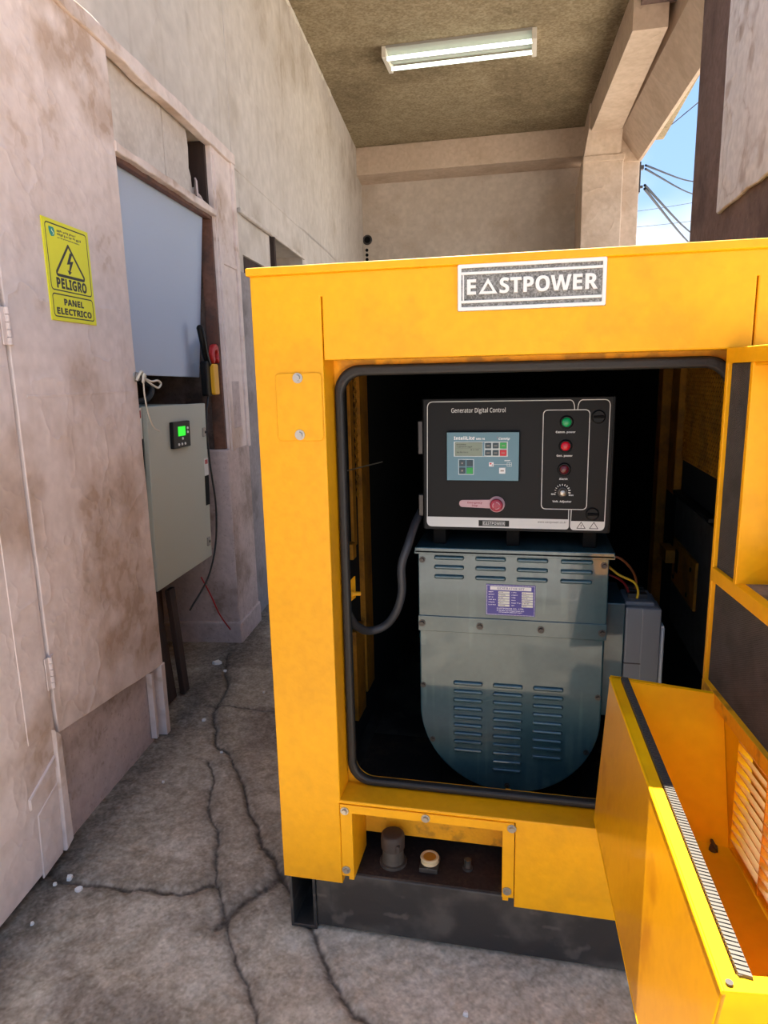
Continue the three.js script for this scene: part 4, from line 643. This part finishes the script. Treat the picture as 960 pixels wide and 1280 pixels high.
// ---------------------------------------------------------------- control box
{
  const C = thing('control_box', 'black digital control box with blue-green display and indicator lamps on top of the alternator', 'control box', [-0.037, 1.0, -1.93]);
  mesh('case', [box(-0.282, 0.210, 1.036, 1.390, -2.06, ZA - 0.004, 0.004)], M.gloss, C);
  for (const x of [-0.24, -0.04, 0.16]) mesh('foot', box(x - 0.018, x + 0.018, 0.989, 1.037, -2.0, ZA - 0.03, 0.003), M.black, C);
  mesh('base_bar', box(-0.27, 0.2, 1.0, 1.037, -2.04, -1.96, 0.003), M.black, C);
  mesh('hinge', [box(-0.296, -0.281, 1.24, 1.33, -1.84, -1.815, 0.003)], M.darkSteel, C); mesh('hinge', box(-0.296, -0.281, 1.07, 1.13, -1.84, -1.815, 0.003), M.darkSteel, C);
  const x0 = -0.278, x1 = 0.204, y0 = 1.037, y1 = 1.388, W = 1640, H = Math.round(1640 * (y1 - y0) / (x1 - x0)), k = W / (x1 - x0);
  const X = (x) => (x - x0) * k, Y = (y) => (y1 - y) * k;
  const t = canvasTex(W, H, (c) => {
    c.fillStyle = '#1b1a1a'; c.fillRect(0, 0, W, H);
    const wh = '#d9d9d4'; c.strokeStyle = wh; c.lineWidth = 7; c.lineJoin = 'round';
    const path = (f) => { c.beginPath(); f(); };
    // left outline
    path(() => { c.moveTo(X(-0.271), Y(1.071)); c.lineTo(X(-0.268), Y(1.365)); c.quadraticCurveTo(X(-0.268), Y(1.382), X(-0.252), Y(1.382)); c.lineTo(X(0.098), Y(1.382)); c.quadraticCurveTo(X(0.110), Y(1.381), X(0.110), Y(1.3575)); }); c.stroke();
    path(() => { c.moveTo(X(0.1035), Y(1.071)); c.lineTo(X(0.1035), Y(1.098)); }); c.stroke();
    // right outline
    path(() => { c.moveTo(X(0.118), Y(1.3575)); c.quadraticCurveTo(X(0.118), Y(1.381), X(0.130), Y(1.382)); c.lineTo(X(0.182), Y(1.382)); c.quadraticCurveTo(X(0.1965), Y(1.382), X(0.1965), Y(1.366)); c.lineTo(X(0.1945), Y(1.06)); c.quadraticCurveTo(X(0.1945), Y(1.0435), X(0.182), Y(1.0435)); c.lineTo(X(0.118), Y(1.0435)); c.quadraticCurveTo(X(0.109), Y(1.044), X(0.109), Y(1.055)); c.lineTo(X(0.110), Y(1.098)); }); c.stroke();
    // lamp frame
    path(() => { const a = X(0.033), b = X(0.148), d = Y(1.357), e = Y(1.098), r = 44; c.moveTo(a + r, d); c.lineTo(b - r, d); c.quadraticCurveTo(b, d, b, d + r); c.lineTo(b, e - r); c.quadraticCurveTo(b, e, b - r, e); c.lineTo(a + r, e); c.quadraticCurveTo(a, e, a, e - r); c.lineTo(a, d + r); c.quadraticCurveTo(a, d, a + r, d); }); c.stroke();
    // white strips
    c.fillStyle = wh; path(() => { c.moveTo(X(-0.2725), Y(1.071)); c.lineTo(X(0.1050), Y(1.071)); c.lineTo(X(0.1050), Y(1.053)); c.quadraticCurveTo(X(0.1045), Y(1.0435), X(0.096), Y(1.0435)); c.lineTo(X(-0.258), Y(1.0435)); c.quadraticCurveTo(X(-0.2725), Y(1.044), X(-0.2725), Y(1.06)); c.closePath(); }); c.fill();
    path(() => { c.moveTo(X(0.109), Y(1.067)); c.lineTo(X(0.1945), Y(1.067)); c.lineTo(X(0.1945), Y(1.056)); c.quadraticCurveTo(X(0.194), Y(1.0435), X(0.182), Y(1.0435)); c.lineTo(X(0.118), Y(1.0435)); c.quadraticCurveTo(X(0.109), Y(1.044), X(0.109), Y(1.055)); c.closePath(); }); c.fill();
    c.fillStyle = '#2a2a28'; c.fillRect(X(-0.131), Y(1.064), X(-0.05) - X(-0.131), Y(1.0475) - Y(1.064)); c.strokeStyle = '#e6e6e0'; c.lineWidth = 3; c.strokeRect(X(-0.1195), Y(1.0612), X(-0.0615) - X(-0.1195), Y(1.0503) - Y(1.0612));
    c.fillStyle = wh; c.textAlign = 'center'; c.font = 'bold 34px sans-serif'; c.fillText('E\u0394STPOWER', X(-0.0905), Y(1.0522));
    c.fillStyle = '#55554f'; c.font = 'italic 26px sans-serif'; c.textAlign = 'right'; c.fillText('www.eastpower.co.kr', X(0.098), Y(1.060));
    for (const x of [0.136, 0.168]) { c.strokeStyle = '#2b2b2b'; c.lineWidth = 5; path(() => { c.moveTo(X(x - 0.0105), Y(1.0475)); c.lineTo(X(x + 0.0105), Y(1.0475)); c.lineTo(X(x), Y(1.0645)); c.closePath(); }); c.stroke(); c.fillStyle = '#2b2b2b'; c.font = 'bold 36px sans-serif'; c.textAlign = 'center'; c.fillText(x < 0.15 ? '!' : '\u21af', X(x), Y(1.0495)); }
    c.fillStyle = '#eeeeea'; c.textAlign = 'left'; c.font = '53px sans-serif'; c.save(); c.translate(X(-0.205), Y(1.353)); c.scale((0.137 + 0.006) * k / c.measureText('Generator Digital Control').width, 1); c.fillText('Generator Digital Control', 0, 0); c.restore();
    c.textAlign = 'center'; c.font = 'bold 25px sans-serif'; c.fillText('Comm. power', X(0.0895), Y(1.298)); c.fillText('Gen. power', X(0.0885), Y(1.237)); c.fillText('Alarm', X(0.0875), Y(1.176)); c.fillText('Volt. Adjuster', X(0.0855), Y(1.116));
    c.font = 'bold 21px sans-serif'; c.fillText('Min', X(0.063), Y(1.136)); c.fillText('Max', X(0.108), Y(1.134));
    for (let i = 0; i < 11; i++) { const a = Math.PI * (1.05 - i * 0.11), r0 = 0.0155, r1 = 0.0195 + i * 0.0002; c.strokeStyle = wh; c.lineWidth = 4 + i * 0.7; path(() => { c.moveTo(X(0.0855 + r0 * Math.cos(a)), Y(1.145 + r0 * Math.sin(a))); c.lineTo(X(0.0855 + r1 * Math.cos(a)), Y(1.145 + r1 * Math.sin(a))); }); c.stroke(); }
  });
  const fp = mesh('face_plate', box(x0, x1, y0, y1, ZA - 0.005, ZA, 0.0015), M.gloss, C);
  mesh('print', new THREE.PlaneGeometry(x1 - x0 - 0.003, y1 - y0 - 0.003).translate((x0 + x1) / 2, (y0 + y1) / 2, ZA + 0.0004), phys({ map: t, roughness: 0.5, specularIntensity: 0.35 }), fp, { uv: true });
  // display unit
  const du = mesh('display_unit', [box(-0.2155, -0.025, 1.173, 1.303, ZA, ZA + 0.014, 0.003)], std({ color: 0x16282e, roughness: 0.5 }), C, { label: 'blue-green display unit with keys' });
  const dt = canvasTex(1000, 680, (c, w, h) => {
    c.fillStyle = '#5d8795'; c.fillRect(0, 0, w, h);
    c.fillStyle = '#f2f4f2'; c.font = 'bold 66px sans-serif'; c.fillText('InteliLite', 96, 104); c.font = '22px sans-serif'; c.fillText('TM', 362, 76); c.font = 'bold 36px sans-serif'; c.fillText('MRS 16', 408, 104);
    c.font = 'italic bold 46px sans-serif'; c.fillText('ComAp', 715, 104); c.fillStyle = '#c8404a'; c.font = 'bold 30px sans-serif'; c.fillText('/', 696, 84);
    c.fillStyle = '#c9d2d0'; c.fillRect(98, 128, 752, 212); c.fillStyle = '#5d8795'; c.fillRect(500, 134, 26, 200);
    c.fillStyle = '#e4e8e6'; c.fillRect(98, 128, 8, 212); 
    c.strokeStyle = '#e4e8e6'; c.lineWidth = 6; c.strokeRect(164, 380, 212, 216); c.strokeStyle = '#dfe6e6'; c.lineWidth = 4; c.beginPath(); c.moveTo(660, 450); c.lineTo(840, 450); c.stroke();
    c.strokeRect(842, 424, 60, 52); c.beginPath(); c.moveTo(872, 424); c.lineTo(872, 476); c.moveTo(842, 450); c.lineTo(902, 450); c.stroke();
    c.fillStyle = '#e8e2e2'; c.fillRect(590, 420, 66, 60); c.fillStyle = '#c83038'; c.fillRect(600, 430, 26, 20); c.fillStyle = '#2b3236'; c.font = 'bold 30px sans-serif'; c.fillText('G', 628, 472);
    c.fillStyle = '#dfe6e6'; c.font = '24px sans-serif'; illegible(c, 806, 404, 80, 18, 61);
  });
  mesh('print', new THREE.PlaneGeometry(0.186, 0.1262).translate(-0.12025, 1.238, ZA + 0.0146), std({ map: dt, roughness: 0.4 }), du, { uv: true });
  const px = (a) => -0.21325 + a / 1000 * 0.186, py = (b) => 1.3011 - b / 680 * 0.1262;
  const lcd = canvasTex(512, 256, (c, w, h) => { const g = 1; c.fillStyle = '#6f7f6c'; c.fillRect(0, 0, w, h); c.fillStyle = '#3c4a3c'; illegible(c, 22, 50, 190, 32, 71); illegible(c, 30, 98, 300, 30, 72); illegible(c, 300, 156, 160, 30, 73); illegible(c, 30, 206, 220, 30, 74); c.fillRect(16, 110, 480, 4); });
  const sc = mesh('screen', box(px(112), px(494), py(330), py(138), ZA + 0.0135, ZA + 0.0152, 0.0004), std({ color: 0x59675a, roughness: 0.25 }), du, { label: 'grey-green liquid crystal screen' });
  { const g = new THREE.PlaneGeometry(px(488) - px(118), py(144) - py(324)).translate((px(118) + px(488)) / 2, (py(144) + py(324)) / 2, ZA + 0.0156); const m = mesh('screen_print', g, std({ map: lcd, roughness: 0.22 }), du, { uv: true }); }
  const key = (a, b, w, h, mat, lab) => { const m = mesh('key', box(px(a - w / 2), px(a + w / 2), py(b + h / 2), py(b - h / 2), ZA + 0.0135, ZA + 0.0172, 0.001), mat, du, lab ? { label: lab } : {}); return m; };
  const kd = std({ color: 0x34484f, roughness: 0.5 }), kg = std({ color: 0x2fa84a, roughness: 0.5 }), kr = std({ color: 0xd02430, roughness: 0.5 }), kw = std({ color: 0xe9ecea, roughness: 0.5 });
  for (const [a, b] of [[578, 186], [682, 186], [578, 286], [682, 286]]) key(a, b, 84, 76, kd);
  key(786, 184, 92, 84, kg, 'green key'); key(786, 286, 92, 84, kr, 'red key');
  for (const [a, b] of [[216, 434], [322, 434], [216, 540]]) key(a, b, 84, 84, kd);
  key(322, 540, 88, 88, kg, 'green key'); key(776, 536, 88, 84, kw, 'white key');
  mesh('key_marks', [...[[216, 434], [216, 540]].map(([a, b]) => cylZ(px(a), py(b), ZA + 0.017, ZA + 0.0177, 0.0022)), ...[[578, 186], [682, 186], [578, 286], [682, 286], [786, 184], [786, 286]].map(([a, b]) => box(px(a - 22), px(a + 22), py(b + 5), py(b - 5), ZA + 0.017, ZA + 0.0176, 0)), box(px(752), px(800), py(548), py(524), ZA + 0.017, ZA + 0.0176, 0)], M.zinc, du, { kind: 'stuff' });
  // lamps, knob, stop button, locks
  const bez = make(new THREE.TorusGeometry(0.0135, 0.0035, 8, 28)), dome = (mat, y, x, lab, name = 'indicator_lamp') => { const b = put(name, bez, M.gloss, C, [x, y, ZA + 0.003]); b.userData.label = lab; const g = make(new THREE.SphereGeometry(0.0135, 24, 12, 0, Math.PI * 2, 0, Math.PI / 2).rotateX(Math.PI / 2).scale(1, 1, 0.55)); const l = put('lens', g, mat, b, [x, y, ZA + 0.002]); return b; };
  dome(std({ color: 0x0fa05c, roughness: 0.25 }), 1.325, 0.0905, 'green indicator lamp'); dome(std({ color: 0xc41026, roughness: 0.25 }), 1.264, 0.0895, 'bright red indicator lamp');
  const al = dome(std({ color: 0x5a1620, roughness: 0.2 }), 1.204, 0.088, 'dark red indicator lamp');
  const kn = mesh('knob', [cylZ(0.0855, 1.145, ZA, ZA + 0.006, 0.0125, 0.0115), new THREE.TorusGeometry(0.0115, 0.002, 8, 24).translate(0.0855, 1.145, ZA + 0.003)], M.darkSteel, C);
  mesh('knob_cap', new THREE.LatheGeometry([[0.0001, 0.021], [0.006, 0.0205], [0.0085, 0.018], [0.0095, 0.005]].map(([a, b]) => new THREE.Vector2(a, b)), 24).rotateX(Math.PI / 2).translate(0.0855, 1.145, ZA), M.steel, kn);
  const pl = new THREE.Shape(); pl.moveTo(-0.173, 1.1005); pl.lineTo(-0.10, 1.098); pl.absarc(-0.083, 1.1095, 0.0215, -2.55, 2.55, false); pl.lineTo(-0.173, 1.1195); pl.absarc(-0.173, 1.110, 0.0095, Math.PI / 2, Math.PI * 1.5, false);
  const stopTex = canvasTex(256, 80, (c) => { c.fillStyle = '#c9a2a6'; c.fillRect(0, 0, 256, 80); c.fillStyle = '#8f2c38'; c.textAlign = 'center'; c.font = 'bold 34px sans-serif'; c.fillText('Emergency', 128, 35); c.fillText('Stop', 128, 72); });
  const sl = mesh('stop_label', ext(pl, ZA, ZA + 0.0025, 0.0006, 1, 24), std({ color: 0xc9a2a6, roughness: 0.5 }), C, { label: 'faded pink label plate' });
  mesh('print', new THREE.PlaneGeometry(0.056, 0.0165).translate(-0.141, 1.1095, ZA + 0.0028), std({ map: stopTex, roughness: 0.5 }), sl, { uv: true });
  const es = mesh('stop_button', new THREE.LatheGeometry([[0.0001, 0.024], [0.012, 0.0232], [0.0165, 0.020], [0.0172, 0.016], [0.0155, 0.012], [0.011, 0.002]].map(([a, b]) => new THREE.Vector2(a, b)), 32).rotateX(Math.PI / 2).translate(-0.083, 1.1095, ZA), std({ color: 0xa8384a, roughness: 0.4 }), C, { label: 'faded red mushroom button' });
  mesh('arrow', [0.3, 2.4, 4.5].map((a) => new THREE.TorusGeometry(0.009, 0.0011, 6, 12, 1.3).rotateZ(a).translate(-0.083, 1.1095, ZA + 0.0236)), std({ color: 0xd9a9ae, roughness: 0.5 }), es, { kind: 'stuff' });
  for (const [x, y] of [[0.168, 1.338], [0.162, 1.088]]) { const l = mesh('lock', [new THREE.TorusGeometry(0.0135, 0.0035, 8, 24).translate(x, y, ZA + 0.003), cylZ(x, y, ZA, ZA + 0.006, 0.0125)], M.gloss, C); mesh('lock_wing', box(x - 0.013, x + 0.013, y - 0.003, y + 0.003, ZA + 0.005, ZA + 0.012, 0.0015), M.black, l); }
}

// ---------------------------------------------------------------- bits lying on the floor
{
  const g = 'small bits of litter on the concrete', bits = [[-1.567, -3.057, 0.05, 'crumpled white paper scrap by the foot of the low pale wall block'], [-1.50, -3.0, 0.035, 'smaller white paper scrap in front of the crumpled one, before the low wall block'], [-1.36, -2.49, 0.02, 'pale chip among dark crumbs at the foot of the metal door post'], [-1.202, -2.786, 0.016, 'pale chip alone on the dark floor beyond the door post']];
  const rest = [[-1.319, -1.537, 0.02, 'pale paint flake at the wall end of the floor joint, nearest the wall'], [-1.261, -1.50, 0.022, 'largest pale flake, just in front of the floor joint near the wall'], [-1.344, -1.505, 0.014, 'pale flake close under the metal door edge before the floor joint'], [-1.308, -1.364, 0.012, 'single small pale flake nearest the lower left of the picture'], [-1.169, -2.258, 0.012, 'small pale flake at the edge of the long curved crack'], [-1.297, -2.038, 0.012, 'small pale flake beside the dirt along the low sill wall'], [-0.119, -1.317, 0.016, 'round pale chip on the light concrete before the black skid']];
  const r = rng(33);
  for (const [x, z, s, label] of [...bits, ...rest]) {
    const n = 7, top = [], bot = [], y = floorH(x, z);
    for (let i = 0; i < n; i++) { const a = -i / n * 6.283, q = s * (0.35 + r() * 0.25); top.push([x + Math.cos(a) * q * 0.9, y + 0.004 + r() * s * 0.2, z + Math.sin(a) * q * 0.9]); bot.push([x + Math.cos(a) * q, y - 0.002, z + Math.sin(a) * q]); }
    single(s > 0.03 ? 'paper_scrap' : 'paint_flake', prism(bot, top), M.white, [x, y, z], label, s > 0.03 ? 'paper' : 'flake', g);
  }
}
renderer.render(scene, camera);
